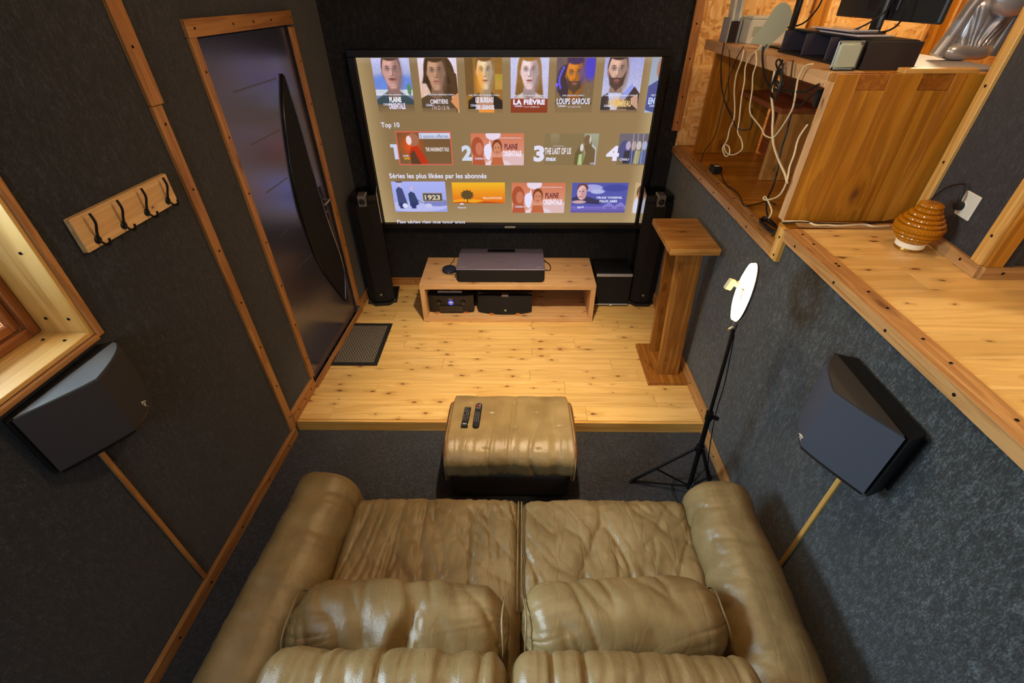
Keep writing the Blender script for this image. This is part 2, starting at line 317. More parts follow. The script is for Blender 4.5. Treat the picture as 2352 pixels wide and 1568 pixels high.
# left wall with openings for the window and the door, as one mesh
def wall_pieces(rects, t0, t1):
    bm = bmesh.new()
    for ya, yb, za, zb in rects:
        vs = [bm.verts.new(L_(y, z, o)) for o in (t0, t1) for y, z in ((ya, za), (yb, za), (yb, zb), (ya, zb))]
        for f in ((0, 1, 2, 3), (7, 6, 5, 4), (0, 4, 5, 1), (1, 5, 6, 2), (2, 6, 7, 3), (3, 7, 4, 0)): bm.faces.new([vs[k] for k in f])
    bmesh.ops.recalc_face_normals(bm, faces=bm.faces)
    return bm_mesh(bm, 'wall')
WY0, WY1, WZ0, WZ1 = -3.78, -2.552, 1.402, 2.42
DY0, DY1, DZ1 = -1.405, -.452, 2.235
struct(mesh_obj('wall_left', wall_pieces([(YR, WY0, 0, ZC), (WY0, WY1, 0, WZ0), (WY0, WY1, WZ1, ZC), (WY1, DY0, 0, ZC), (DY0, DY1, DZ1, ZC), (DY0, DY1, 0, HP), (DY1, YB, 0, ZC)], -.30, 0), FELT))
struct(box('wall_back', FELT, (-1.62, 1.344), (YB, YB + .12), (0, ZC), bev=0))
def rbox(name, m, x, y, z, **k): return struct(box(name, m, x, y, z, bev=0, **k))
rw = rbox('wall_right', FELT_R, (XR, XR + .10), (YR, -1.862), (0, 1.455))
rbox('wall_right', FELT_R, (XR, XR + .10), (-1.862, YB), (0, 1.347))
rbox('wall_far', OSB, (1.346, 3.6), (YB + .005, YB + .1), (1.385, ZC))
rbox('ceiling', PINE, (-1.75, 3.6), (YR, YB + .12), (ZC, ZC + .05))
rbox('wall_side', OSB, (3.55, 3.6), (YR, YB), (1.38, ZC))
# ledge floor under the desk and main mezzanine floor
lf = rbox('floor', HONEY, (XR + .02, 3.55), (-1.80, YB + .005), (1.352, 1.388))
mf = rbox('floor', plain('subfloor2', (90, 64, 36), .9), (XR + .02, 3.55), (YR, -1.86), (1.40, 1.478))
y = -1.84 - .0; k = 0
ysm = [-1.84, -1.976]; 
while ysm[-1] > -4.4: ysm.append(ysm[-1] - .136)
for i in range(len(ysm) - 1):
    b, a = ysm[i], ysm[i + 1]
    xs = [1.402] + [[2.35], [1.95], [2.6], [1.62, 2.7], [2.2], [1.86], [2.5]][i % 7] + [3.55]
    for j in range(len(xs) - 1):
        board('plank', PINE, (xs[j] + .0006, (a + b) / 2, 1.489), (xs[j + 1] - .0006, (a + b) / 2, 1.489), b - a - .0016, .022, (0, 0, 1), mf, bev=.0012)
# edge trims of ledge and mezzanine with their screws
def edge(name, y0, y1, zt, zb, ys_f, ys_t):
    a = struct(board(name, TRIMR, (1.326, y0, (zt + zb) / 2), (1.326, y1, (zt + zb) / 2), zt - zb, .024, (1, 0, 0)))
    b = struct(board(name, TRIMR, (1.370, y0 + .0, zt - .006), (1.370, y1, zt - .006), .064, .013, (0, 0, 1)))
    for y in ys_f: screw(a, (1.3138, y, (zt + zb) / 2), (-1, 0, 0))
    for y in ys_t: screw(b, (1.372, y, zt + .0003), (0, 0, 1))
edge('trim_2', -1.873, .02, 1.393, 1.345, (-.22, -.47, -.72, -.98, -1.25, -1.51), (-.35, -.62, -.88, -1.15, -1.42, -1.68))
edge('trim_3', -4.3, -1.845, 1.503, 1.455, (-1.98, -2.3, -2.62, -2.93, -3.2, -3.5), (-1.91, -2.01, -2.19, -2.21, -2.41, -2.52, -2.70, -2.82, -3.05, -3.35))
ps = struct(board('trim_4', REVEAL, (1.326, -1.842, 1.345), (1.326, -1.842, 1.50), .064, .025, (1, 0, 0)))
screw(ps, (1.313, -1.842, 1.46), (-1, 0, 0)); screw(ps, (1.313, -1.848, 1.372), (-1, 0, 0))
struct(box('trim_5', HONEY, (1.372, 3.5), (-1.838, -1.70), (1.388, 1.478), bev=.002))
# strip in front of the desk panel
struct(board('trim_6', TRIMR, (1.40, -1.80, 1.506), (1.93, -1.83, 1.506), .05, .012, (0, 0, 1)))
# partition with the socket (faces the room) and its return
def poly_wall(name, m, a, b, t, z0, z1):
    a, b = Vector((*a, 0)), Vector((*b, 0)); d = (b - a).normalized(); n = Vector((-d.y, d.x, 0))
    if n.x < 0: n = -n
    return struct(prism(name, m, [a, b, b + n * t, a + n * t], z0, z1))
P0, P1 = Vector((1.924, -1.805)), Vector((1.857, -2.29))
poly_wall('wall_partition', FELT, (P0.x, P0.y), (P1.x, P1.y), .10, 1.5, ZC)
struct(prism('wall_partition', FELT, [(1.860, -2.292), (3.5, -2.292), (3.5, -2.20), (1.875, -2.20)], 1.5, ZC))
d12 = (P1 - P0).normalized()
def pw(t, z, off=0):
    q = P0 + d12 * t; n = Vector((-d12.y, d12.x)); n = n if n.x < 0 else -n
    q = q + n * off; return Vector((q.x, q.y, z))
PN = pw(0, 0, 1) - pw(0, 0, 0)
t = struct(board('trim_7', REVEAL, pw(.022, 1.55, .008), pw(.022, ZC, .008), .055, .016, PN)); screw(t, pw(.024, 2.09, .0162), PN); screw(t, pw(.024, 1.80, .0162), PN); screw(t, pw(.024, 2.36, .0162), PN)
t = struct(board('trim_8', REVEAL, pw(.465, 1.55, .008), pw(.465, ZC, .008), .055, .016, PN)); screw(t, pw(.465, 1.66, .0162), PN)
t = struct(board('trim_9', HONEY, (1.886, -2.300, 1.55), (1.886, -2.300, ZC), .064, .016, (0, -1, 0)))
t = struct(board('baseboard_partition', TRIMR, pw(.0, 1.525, .009), pw(.27, 1.525, .009), .05, .018, PN)); screw(t, pw(.21, 1.53, .0182), PN)
t = struct(board('baseboard_partition', TRIMR, pw(.272, 1.525, .009), pw(.497, 1.525, .009), .05, .018, PN)); screw(t, pw(.40, 1.53, .0182), PN)
t = struct(board('baseboard_partition', TRIMR, (1.853, -2.302, 1.525), (3.4, -2.302, 1.525), .05, .018, (0, -1, 0))); screw(t, (1.93, -2.3112, 1.527), (0, -1, 0)); screw(t, (2.3, -2.3112, 1.527), (0, -1, 0))
# vertical trims: screen wall corner, strand board battens
t = struct(board('trim_10', TRIM, (1.323, YB - .006, 1.50), (1.323, YB - .006, ZC), .062, .022, (0, -1, 0)))
for z in (1.56, 1.74, 1.99, 2.2): screw(t, (1.323, YB - .0172, z), (0, -1, 0))
for x in (2.16, 3.02, 3.16):
    struct(board('trim_11', HONEY, (x, YB - .006, 1.4), (x, YB - .006, ZC), .11, .02, (0, -1, 0)))
# baseboards
def lbase(name, ya, yb, za, zb, off, ys):
    o = struct(lbox(name, TRIM, ya, yb, za, zb, 0, off, along='y'))
    for y in ys: screw(o, L_(y, (za + zb) / 2, off + .0002), LN)
lbase('baseboard_left', -4.9, -1.80, 0, .068, .024, (-1.93, -2.19, -2.5, -2.8, -3.05, -3.3))
lbase('baseboard_left', -1.783, -1.432, HP, .185, .022, (-1.70, -1.60, -1.5))
lbase('baseboard_left', -.40, YB - .02, HP, .17, .022, (-.33, -.15))
lbase('baseboard_left', -1.432, -.40, HP, .112, .034, ())
o = struct(board('baseboard_right', TRIMR, (1.328, -4.4, .043), (1.328, YP - .022, .043), .086, .02, (-1, 0, 0)))
for y in (-2.0, -2.35): screw(o, (1.3178, y, .045), (-1, 0, 0))
o = struct(board('baseboard_right', TRIMR, (1.328, YP - .02, HP + .048), (1.328, YB - .02, HP + .048), .092, .02, (-1, 0, 0)))
for y in (-1.69, -1.42): screw(o, (1.3178, y, HP + .05), (-1, 0, 0))
o = struct(board('baseboard_back', TRIM, (-1.30, YB - .01, HP + .038), (1.31, YB - .01, HP + .038), .076, .019, (0, -1, 0)))
for x in (-.92, -1.2, .73): screw(o, (x, YB - .0197, HP + .04), (0, -1, 0))
# vertical cover strip on the left wall
t = struct(lbox('trim_12', TRIM, -1.843, -1.783, .068, .9, 0, .018)); 
t2 = struct(lbox('trim_12', TRIM, -1.842, -1.783, .9, 2.02, 0, .018)); t3 = struct(lbox('trim_12', TRIM, -1.843, -1.765, 2.022, ZC, 0, .018))
for z in (.177, .452, .756): screw(t, L_(-1.808, z, .0182), LN)
for z in (1.062, 1.367, 1.674, 1.95): screw(t2, L_(-1.81, z, .0182), LN)
for z in (2.226, 2.5): screw(t3, L_(-1.81, z, .0182), LN)

# ---- door
DM = plain('door_paint', (122, 124, 152), .24, spec=.6, metal=.85)
door = struct(lbox('door_1', DM, -1.366, -.458, .115, 2.222, -.055, -.012, bev=.003))
ja = plain('door_seal', (14, 15, 16), .6)
struct(lbox('door_1', ja, -1.404, -1.368, HP, 2.235, -.06, -.018)).name = 'trim_13'
struct(lbox('trim_13', ja, -1.405, -.452, 2.224, 2.235, -.06, -.014, along='y'))
cas = struct(lbox('trim_14', TRIM, -1.452, -1.403, .185, 2.228, 0, .020))
for z in (2.093, 1.804, 1.517, 1.229, .94, .643, .36): screw(cas, L_(-1.424, z, .0202), LN)
cas = struct(lbox('trim_14', TRIM, -.457, -.404, .165, 2.215, 0, .020))
for z in (2.03, 1.78, 1.52, 1.27, 1.0, .74, .47, .22): screw(cas, L_(-.428, z, .0202), LN)
cas = struct(lbox('trim_14', TRIM, -1.455, -.402, 2.228, 2.298, 0, .022, along='y'))
for y in (-1.40, -1.08, -.88, -.68, -.43): screw(cas, L_(y, 2.262, .0222), LN)
# crescent inlay
arc = catmull([(-.665, 1.988, 0), (-.769, 1.813, 0), (-.845, 1.60, 0), (-.905, 1.35, 0), (-.915, 1.11, 0), (-.85, .747, 0), (-.613, .319, 0)], 6)
chd = catmull([(-.613, .319, 0), (-.50, .585, 0), (-.567, 1.028, 0), (-.60, 1.36, 0), (-.612, 1.70, 0), (-.64, 1.975, 0)], 6)
def lpoly(name, m, pts, o0, o1, parent):
    bm = bmesh.new(); a = [bm.verts.new(L_(p[0], p[1], o0)) for p in pts]; b = [bm.verts.new(L_(p[0], p[1], o1)) for p in pts]
    bm.faces.new(a); bm.faces.new(b[::-1]); n = len(pts)
    for i in range(n): bm.faces.new((a[i], a[(i + 1) % n], b[(i + 1) % n], b[i]))
    bmesh.ops.recalc_face_normals(bm, faces=bm.faces); return mesh_obj(name, bm_mesh(bm), m, parent)
INL = plain('inlay_matte', (34, 33, 36), .9, spec=.2, bump=.6, bscale=300)
lpoly('inlay_panel', INL, arc + chd[1:], -.0135, -.008, door)
RIM = plain('inlay_rim', (26, 26, 28), .25, metal=.5)
tube('inlay_rim', RIM, [L_(p[0], p[1], -.004) for p in arc], .0075, door, 6, 0)
tube('inlay_rim', DM, [L_(p[0], p[1], -.006) for p in chd], .006, door, 6, 0)
for (ya, za, yb, zb) in ((-1.217, 1.976, -.735, 1.972), (-1.208, 1.713, -.87, 1.713), (-1.21, 1.447, -.94, 1.445), (-1.216, 1.177, -.955, 1.171), (-1.21, .90, -.93, .90)):
    lbox('inlay_strip', STEEL, ya, yb, (za + zb) / 2 - .004, (za + zb) / 2 + .004, -.0125, -.0105, door, .0005, 'y')
for z in (2.0, 1.72, 1.05, .28):
    cyl('hinge', SILV, L_(-1.388, z - .045, -.010), L_(-1.388, z + .045, -.010), .009, door, 8)
pl_ = lbox('handle_plate', BLACK, -.572, -.535, 1.01, 1.255, -.012, -.003, door, .003)
tube('door_handle', SILV, [L_(-.553, 1.165, -.004), L_(-.553, 1.165, .04), L_(-.575, 1.163, .046), L_(-.66, 1.160, .044)], .008, pl_, 8, 4)
cyl('lock_cylinder', SILV, L_(-.553, 1.07, -.004), L_(-.553, 1.07, .006), .009, pl_, 12)

# ---- window in the left wall
wn = thing('window_1', None, None, L_(-3.2, 1.40, -.12)); wn['kind'] = 'structure'
so = lbox('reveal_board', REVEAL, WY1 - .016, WY1, WZ0, WZ1, -.30, .0, wn)
ws = board('window_sill', REVEAL, L_(WY0, WZ0 + .008, -.14), L_(WY1 - .016, WZ0 + .008, -.14), .28, .016, (0, 0, 1), wn)
sl = board('reveal_board', REVEAL, L_(WY0 + .01, WZ1 - .008, -.14), L_(WY1 - .016, WZ1 - .008, -.14), .28, .016, (0, 0, 1), wn)
lbox('reveal_board', REVEAL, WY0, WY0 + .016, WZ0 + .018, WZ1 - .018, -.30, 0, wn)
lbox('casing', TRIM, WY1 - .003, WY1 + .022, WZ0 - .012, WZ1 + .02, -.02, .012, wn)
lbox('casing', TRIM, WY0 - .02, WY1 - .004, WZ0 - .020, WZ0 - .001, -.02, .014, wn, along='y')
fy0, fy1, fz0, fz1 = WY0 + .018, WY1 - .018, WZ0 + .018, WZ1 - .018
for (a, b, c, d, al) in ((fy1 - .034, fy1, fz0, fz1, 'z'), (fy0, fy0 + .05, fz0, fz1, 'z'), (fy0 + .05, fy1 - .034, fz0, fz0 + .034, 'y'), (fy0 + .05, fy1 - .05, fz1 - .05, fz1, 'y')):
    lbox('window_frame', FRAMEW, a, b, c, d, -.215, -.178, wn, .004, al)
for (a, b, c, d, al) in ((fy1 - .066, fy1 - .036, fz0 + .036, fz1 - .052, 'z'), (fy0 + .052, fy0 + .1, fz0 + .052, fz1 - .052, 'z'), (fy0 + .1, fy1 - .066, fz0 + .036, fz0 + .068, 'y'), (fy0 + .1, fy1 - .1, fz1 - .1, fz1 - .052, 'y')):
    lbox('window_sash', FRAMEW, a, b, c, d, -.226, -.196, wn, .004, al)
gm, nt, p, N, L = mat('window_glass'); p.inputs['Transmission Weight'].default_value = 1; p.inputs['Roughness'].default_value = 0; p.inputs['IOR'].default_value = 1.45
tr = N('ShaderNodeBsdfTransparent'); mxs = N('ShaderNodeMixShader'); fr = N('ShaderNodeFresnel'); gl = N('ShaderNodeBsdfGlossy'); gl.inputs['Roughness'].default_value = .02
L(fr.outputs[0], mxs.inputs[0]); L(tr.outputs[0], mxs.inputs[1]); L(gl.outputs[0], mxs.inputs[2]); L(mxs.outputs[0], nt.nodes['Material Output'].inputs[0])
lbox('window_pane', gm, fy0 + .095, fy1 - .062, fz0 + .062, fz1 - .095, -.214, -.210, wn, 0)
PS = Vector((LD.x, LD.y, 0))
for (o_, z) in ((-.05, 1.73), (-.13, 1.475), (-.045, 1.475), (-.13, 2.0), (-.05, 2.0)): screw(so, L_(WY1 - .0165, z, o_), -LD)
for (y, o_) in ((-2.62, -.13), (-2.62, -.05), (-3.3, -.13), (-3.3, -.05)): screw(ws, L_(y, WZ0 + .0165, o_), (0, 0, 1))
# slim wooden cable covers running up to the wall speakers
struct(lbox('trim_15', TRIM, -2.806, -2.786, .07, 1.16, 0, .012))
struct(board('trim_16', REVEAL, (1.333, -2.775, .09), (1.333, -2.775, 1.08), .02, .012, (-1, 0, 0)))
# ================================================================ PROJECTION SCREEN
def h2(ix, iy, sd):
    v = np.sin(ix * 127.1 + iy * 311.7 + sd * 74.7) * 43758.5453; return v - np.floor(v)
def vn(x, y, sd=0):
    ix, iy = np.floor(x), np.floor(y); fx, fy = x - ix, y - iy; fx = fx * fx * (3 - 2 * fx); fy = fy * fy * (3 - 2 * fy)
    a, b, c, d = h2(ix, iy, sd), h2(ix + 1, iy, sd), h2(ix, iy + 1, sd), h2(ix + 1, iy + 1, sd)
    return (a * (1 - fx) + b * fx) * (1 - fy) + (c * (1 - fx) + d * fx) * fy
em, nt, p, N, L = mat('projected_picture')
at = N('ShaderNodeVertexColor'); at.layer_name = 'Col'
p.inputs['Base Color'].default_value = (.02, .02, .02, 1); p.inputs['Roughness'].default_value = .5; p.inputs['Specular IOR Level'].default_value = .3
L(at.outputs['Color'], p.inputs['Emission Color']); p.inputs['Emission Strength'].default_value = .92
def lin(c): return S(*c)[:3]
def sm_(d, s): t = np.clip(.5 - d / (2 * s), 0, 1); return t * t * (3 - 2 * t)
class Pic:
    """a small picture painted onto a fine colour grid"""
    def __init__(s, rect, base=.0, cell=.0031):
        s.r = rect; s.y = -base; x0, x1, z0, z1 = rect; s.nx = max(2, int((x1 - x0) / cell)); s.nz = max(2, int((z1 - z0) / cell))
        s.X, s.Z = np.meshgrid(np.linspace(x0, x1, s.nx + 1), np.linspace(z0, z1, s.nz + 1), indexing='ij'); s.A = np.zeros(s.X.shape + (3,)); s.used = np.zeros(s.X.shape)
    def mix(s, m, c, c2=None, t=None, al=1):
        c = np.array(c[:3], float); col = c[None, None] if c2 is None else c * (1 - t[..., None]) + np.array(c2[:3], float) * t[..., None]
        m = (m * al)[..., None]; s.A = s.A * (1 - m) + col * m; s.used = np.maximum(s.used, m[..., 0])
    def poly(s, pts, c, c2=None, soft=.0022, al=1):
        pts = [tuple(q[:2]) for q in pts]; d2 = np.full(s.X.shape, 1e9); ins = np.zeros(s.X.shape, bool)
        for i in range(len(pts)):
            (ax, az), (bx, bz) = pts[i - 1], pts[i]; ex, ez = bx - ax, bz - az; L2 = ex * ex + ez * ez + 1e-12
            t = np.clip(((s.X - ax) * ex + (s.Z - az) * ez) / L2, 0, 1); d2 = np.minimum(d2, (s.X - ax - t * ex) ** 2 + (s.Z - az - t * ez) ** 2)
            if bz != az: ins ^= ((az > s.Z) != (bz > s.Z)) & (s.X < (bx - ax) * (s.Z - az) / (bz - az) + ax)
        d = np.sqrt(d2) * np.where(ins, -1, 1); zs = [q[1] for q in pts]
        s.mix(sm_(d, soft), c, c2, np.clip((max(zs) - s.Z) / max(max(zs) - min(zs), 1e-6), 0, 1), al)
    def rect(s, x0, x1, z0, z1, c, c2=None, soft=.0012, al=1): s.poly([(x0 - .002 * (x0 <= s.r[0]), z0 - .002 * (z0 <= s.r[2])), (x1 + .002 * (x1 >= s.r[1]), z0 - .002 * (z0 <= s.r[2])), (x1 + .002 * (x1 >= s.r[1]), z1 + .002 * (z1 >= s.r[3])), (x0 - .002 * (x0 <= s.r[0]), z1 + .002 * (z1 >= s.r[3]))], c, c2, soft, al)
    def ell(s, cx, cz, rx, rz, c, c2=None, rot=0, n=20, a0=0, a1=360, soft=.0026, al=1):
        x, z = s.X - cx, s.Z - cz
        if rot: x, z = x * math.cos(rot) + z * math.sin(rot), z * math.cos(rot) - x * math.sin(rot)
        d = (np.sqrt((x / rx) ** 2 + (z / rz) ** 2) - 1) * min(rx, rz); m = sm_(d, soft)
        if a1 == 180: m = m * (z > 0)
        s.mix(m, c, c2, np.clip((rz - z) / (2 * rz), 0, 1), al)
    def glow(s, cx, cz, rx, rz, c, cbg, n=6):
        r2 = ((s.X - cx) / rx) ** 2 + ((s.Z - cz) / rz) ** 2; s.mix(np.exp(-2.2 * r2), c)
    def noise(s, amt, sc=60, sd=1, sx=1, sz=1): s.A = s.A * (1 + amt * (vn(s.X * sc * sx + 7, s.Z * sc * sz + 9, sd) * .6 + vn(s.X * sc * 2.3 * sx, s.Z * sc * 2.3 * sz, sd + 4) * .4 - .5)[..., None])
    def make(s, name, parent):
        V = np.stack([s.X, np.full(s.X.shape, s.y), s.Z], -1).reshape(-1, 3); I = np.arange(s.X.size).reshape(s.X.shape)
        F = np.stack([I[:-1, :-1], I[1:, :-1], I[1:, 1:], I[:-1, 1:]], -1).reshape(-1, 4); keep = (s.used.reshape(-1)[F] > .5).all(1); F = F[keep]
        uu, inv = np.unique(F, return_inverse=True); F = inv.reshape(F.shape); V = V[uu]
        me = bpy.data.meshes.new(name); me.from_pydata(V.tolist(), [], F.tolist()); q = np.clip(s.A.reshape(-1, 3)[uu] / 255, 0, 1)
        q = np.where(q <= .04045, q / 12.92, ((q + .055) / 1.055) ** 2.4); ca = me.color_attributes.new('Col', 'FLOAT_COLOR', 'POINT')
        ca.data.foreach_set('color', np.concatenate([q, np.ones((len(q), 1))], 1).ravel().astype(np.float32)); return mesh_obj(name, me, em, parent)
def text_mesh(txt, x0, x1, z0, z1, y, bold=.0, shear=0):
    cu = bpy.data.curves.new('t', 'FONT'); cu.body = txt; cu.size = 1; cu.offset = bold; cu.shear = shear; cu.resolution_u = 3; cu.space_character = 1.0 + bold * 1.5
    o = bpy.data.objects.new('t', cu); C.objects.link(o); bpy.context.view_layer.update()
    me = bpy.data.meshes.new_from_object(o); bpy.data.objects.remove(o)
    vs = np.array([v.co[:] for v in me.vertices]); mn, mx = vs.min(0), vs.max(0)
    V = [((v[0] - mn[0]) / (mx[0] - mn[0]) * (x1 - x0) + x0, y, (v[1] - mn[1]) / (mx[1] - mn[1]) * (z1 - z0) + z0) for v in vs]
    F = [tuple(p.vertices) for p in me.polygons]; bpy.data.meshes.remove(me)
    return V, F
def lettering(items, parent, y=-.008, name='lettering'):
    for it in items:
        V = []; F = []; Cc = []
        txt, x0, x1, z0, z1, c = it[:6]; bold = it[6] if len(it) > 6 else .02
        y -= .00005
        v, f = text_mesh(txt, x0, x1, z0, z1, y, bold); k = len(V); V += v; F += [tuple(i + k for i in q) for q in f]; Cc += [lin(c)] * len(v)
        me = bpy.data.meshes.new(name); me.from_pydata(V, [], F); ca = me.color_attributes.new('Col', 'FLOAT_COLOR', 'POINT')
        for i, c in enumerate(Cc): ca.data[i].color = (*c, 1)
        mesh_obj(name, me, em, parent)
scr = thing('projection_screen', 'large framed projection screen on the back wall showing a streaming menu', 'screen', (0, .03, .72))
box('screen_panel', BLACK, (-1.125, 1.125), (.004, .05), (.735, 2.02), scr, bev=0)
SZ0, SZ1, SX = .752, 2.006, 1.107
pc = Pic((-SX, SX, SZ0, SZ1), 0); BGC = (143, 115, 76)
pc = Pic((-SX, SX, SZ0, SZ1), 0, .012); pc.rect(-SX, SX, SZ0, SZ1, (141, 114, 76))
U_, V_ = (pc.X + SX) / (2 * SX), (pc.Z - SZ0) / (SZ1 - SZ0)
pc.mix(np.clip(U_ * .55, 0, 1), (166, 138, 96)); pc.mix(np.clip((.28 - V_) * 1.6, 0, .5), (196, 172, 128)); pc.mix(np.clip((.07 - U_) * 9, 0, .6), (196, 170, 122)); pc.mix(np.clip((U_ - .95) * 12, 0, .6), (206, 182, 134)); pc.mix(np.clip((V_ - .965) * 14, 0, .4), (190, 170, 150))  # warm reflected haze on the right put into the picture colour; edges lightened
pc.make('projected_background', scr)
FRM = plain('screen_frame_black', (30, 27, 26), .35, metal=.3)
for x, z in (((-1.165, 1.163), (2.010, 2.058)), ((-1.165, 1.163), (.706, .748))): box('frame_bar', FRM, x, (-.028, .045), z, scr, .004)
for x in ((-1.165, -1.111), (1.111, 1.163)): box('frame_bar', FRM, x, (-.027, .044), (.748, 2.010), scr, .004)
bd = box('maker_badge', plain('badge', (196, 186, 170), .4), (-.04, .052), (-.0305, -.0282), (.712, .730), scr, .0005)
WHT = (232, 232, 255)
def bust(P, cx, zt, w, h, skin, hair, cloth, shirt=None, beard=None, long=0, eye=(60, 60, 66), shade=None, lit=-1):
    """generic portrait, soft-shaded, head cropped by the top of its tile"""
    fw, fh = w * .225, h * .285; cz = zt - h * .33
    dk = lambda c_, f: tuple(v * f for v in c_[:3])
    if shade is None: shade = dk(skin, .66)
    if long: P.ell(cx, cz + fh * .05, fw * 1.42, fh * 1.32, hair, soft=.006); P.poly([(cx - fw * 1.40, cz), (cx + fw * 1.40, cz), (cx + fw * 1.7, cz - fh * 2.3 * long), (cx - fw * 1.7, cz - fh * 2.3 * long)], hair, dk(hair, .8), soft=.007)
    P.poly([(cx - w * .52, zt - h), (cx - w * .50, zt - h * .80), (cx - fw * .8, zt - h * .66), (cx + fw * .8, zt - h * .66), (cx + w * .50, zt - h * .80), (cx + w * .52, zt - h)], cloth, dk(cloth, .8), soft=.006)
    P.poly([(cx - fw * .60, cz - fh * .4), (cx + fw * .60, cz - fh * .4), (cx + fw * .75, zt - h * .72), (cx, zt - h * .78), (cx - fw * .75, zt - h * .72)], dk(skin, .8), dk(skin, .62), soft=.004)
    if shirt: P.poly([(cx - fw * .8, zt - h * .66), (cx + fw * .8, zt - h * .66), (cx + fw * .25, zt - h), (cx - fw * .25, zt - h)], shirt, soft=.004)
    if not long: P.ell(cx, cz + fh * .22, fw * 1.10, fh * .98, hair, soft=.004)
    for s in (-1, 1): P.ell(cx + s * fw * 1.0, cz - fh * .02, fw * .13, fh * .17, dk(skin, .75))
    P.ell(cx, cz + fh * .10, fw, fh * .86, skin); P.poly([(cx - fw * .97, cz), (cx + fw * .97, cz), (cx + fw * .72, cz - fh * .62), (cx + fw * .28, cz - fh * .98), (cx - fw * .28, cz - fh * .98), (cx - fw * .72, cz - fh * .62)], skin, soft=.007)
    P.ell(cx - lit * fw * .72, cz - fh * .1, fw * .50, fh * .95, shade, soft=.016, al=.75)
    P.ell(cx + lit * fw * .35, cz + fh * .55, fw * .45, fh * .2, tuple(min(255, v * 1.13) for v in skin[:3]), soft=.012, al=.7)
    if beard:
        P.poly([(cx - fw * .98, cz + fh * .05), (cx - fw * .62, cz - fh * .30), (cx - fw * .36, cz - fh * .34), (cx, cz - fh * .30), (cx + fw * .36, cz - fh * .34), (cx + fw * .62, cz - fh * .30), (cx + fw * .98, cz + fh * .05), (cx + fw * .74, cz - fh * .72), (cx, cz - fh * 1.08), (cx - fw * .74, cz - fh * .72)], beard, soft=.006, al=.88)
    P.ell(cx, cz + fh * .88, fw * .98, fh * .28, hair, soft=.006)
    for s in (-1, 1):
        P.ell(cx + s * fw * .42, cz + fh * .16, fw * .30, fh * .13, shade, soft=.006, al=.7)
        P.poly([(cx + s * fw * .16, cz + fh * .28), (cx + s * fw * .45, cz + fh * .35), (cx + s * fw * .74, cz + fh * .28), (cx + s * fw * .45, cz + fh * .30)], dk(hair, .75), soft=.0022)
        P.ell(cx + s * fw * .41, cz + fh * .15, fw * .14, fh * .035, (206, 196, 194), soft=.0016); P.ell(cx + s * fw * .41, cz + fh * .155, fw * .07, fh * .05, eye, soft=.0016)
        P.ell(cx + s * fw * .41, cz + fh * .195, fw * .17, fh * .018, dk(hair, .6), soft=.0016)
    P.poly([(cx - lit * fw * .02, cz + fh * .22), (cx - lit * fw * .20, cz + fh * .10), (cx - lit * fw * .24, cz - fh * .20), (cx - lit * fw * .02, cz - fh * .24)], shade, soft=.004, al=.7)
    P.ell(cx, cz - fh * .235, fw * .19, fh * .035, dk(shade, .75), soft=.003, al=.8); P.ell(cx + lit * fw * .03, cz - fh * .02, fw * .07, fh * .2, tuple(min(255, v * 1.12) for v in skin[:3]), soft=.005, al=.6)
    P.ell(cx, cz - fh * .47, fw * .34, fh * .065, (178, 104, 98), soft=.002); P.ell(cx, cz - fh * .455, fw * .32, fh * .014, (96, 52, 48), soft=.0016); P.ell(cx, cz - fh * .60, fw * .25, fh * .03, shade, soft=.004, al=.6)
    P.noise(.14, 110, 3)
def tile(rect, draw, letters):
    P = Pic(rect, .0008); draw(P); o = P.make('poster_tile', scr)
    if letters: lettering(letters, o)
    return o
ZT, ZB = 2.004, 1.641
UN = lambda x0, x1, z=1.762: ('UNE CRÉATION ORIGINALE CANAL+', x0, x1, z, z + .013, (236, 236, 244), .012)
def p1(P):
    P.rect(-1.0, -.722, ZB, ZT, (206, 206, 250), (96, 110, 150)); P.ell(-.86, 1.84, .2, .06, (110, 140, 224), soft=.02); P.rect(-1.0, -.722, 1.76, 1.80, (214, 218, 232)); P.ell(-.745, 1.80, .015, .04, (90, 140, 90))
    bust(P, -.862, ZT + .045, .29, .40, (212, 160, 150), (84, 60, 48), (66, 84, 92), ); P.rect(-1.0, -.722, ZB, 1.70, (112, 92, 68), BGC); P.ell(-.862, 1.872, .026, .006, (92, 64, 50), soft=.004, al=.8)
tile((-1.0, -.722, ZB, ZT), p1, [UN(-.975, -.745), ('PLAINE', -.905, -.815, 1.715, 1.752, (255, 250, 255), .05), ('ORIENTALE', -.915, -.79, 1.668, 1.710, (236, 226, 250), .05), ('CANAL+', -.955, -.895, 1.694, 1.71, WHT, .02)])
def p2(P):
    P.rect(-.662, -.378, ZB, ZT, (236, 224, 250), (228, 170, 120))
    P.ell(-.50, 1.87, .105, .16, (76, 50, 26)); P.poly([(-.45, 1.95), (-.385, 1.90), (-.378, 1.75), (-.43, 1.76)], (84, 56, 30))
    bust(P, -.535, ZT + .035, .28, .40, (196, 148, 118), (72, 48, 26), (104, 78, 52), long=.25, ); P.poly([(-.662, ZB), (-.662, 1.74), (-.60, 1.77), (-.545, 1.70), (-.50, 1.76), (-.42, 1.74), (-.39, ZB)], (92, 70, 48))
    P.poly([(-.41, 1.76), (-.378, 1.78), (-.378, 1.65), (-.44, 1.72)], (224, 150, 96)); P.rect(-.662, -.40, ZB, 1.675, (118, 94, 64), BGC)
tile((-.662, -.378, ZB, ZT), p2, [UN(-.64, -.405), ('CIMETIÈRE', -.595, -.46, 1.705, 1.742, (240, 230, 236), .03), ('I N D I E N', -.585, -.455, 1.664, 1.692, (226, 196, 190), .004), ('CANAL+', -.63, -.57, 1.688, 1.704, WHT, .02)])
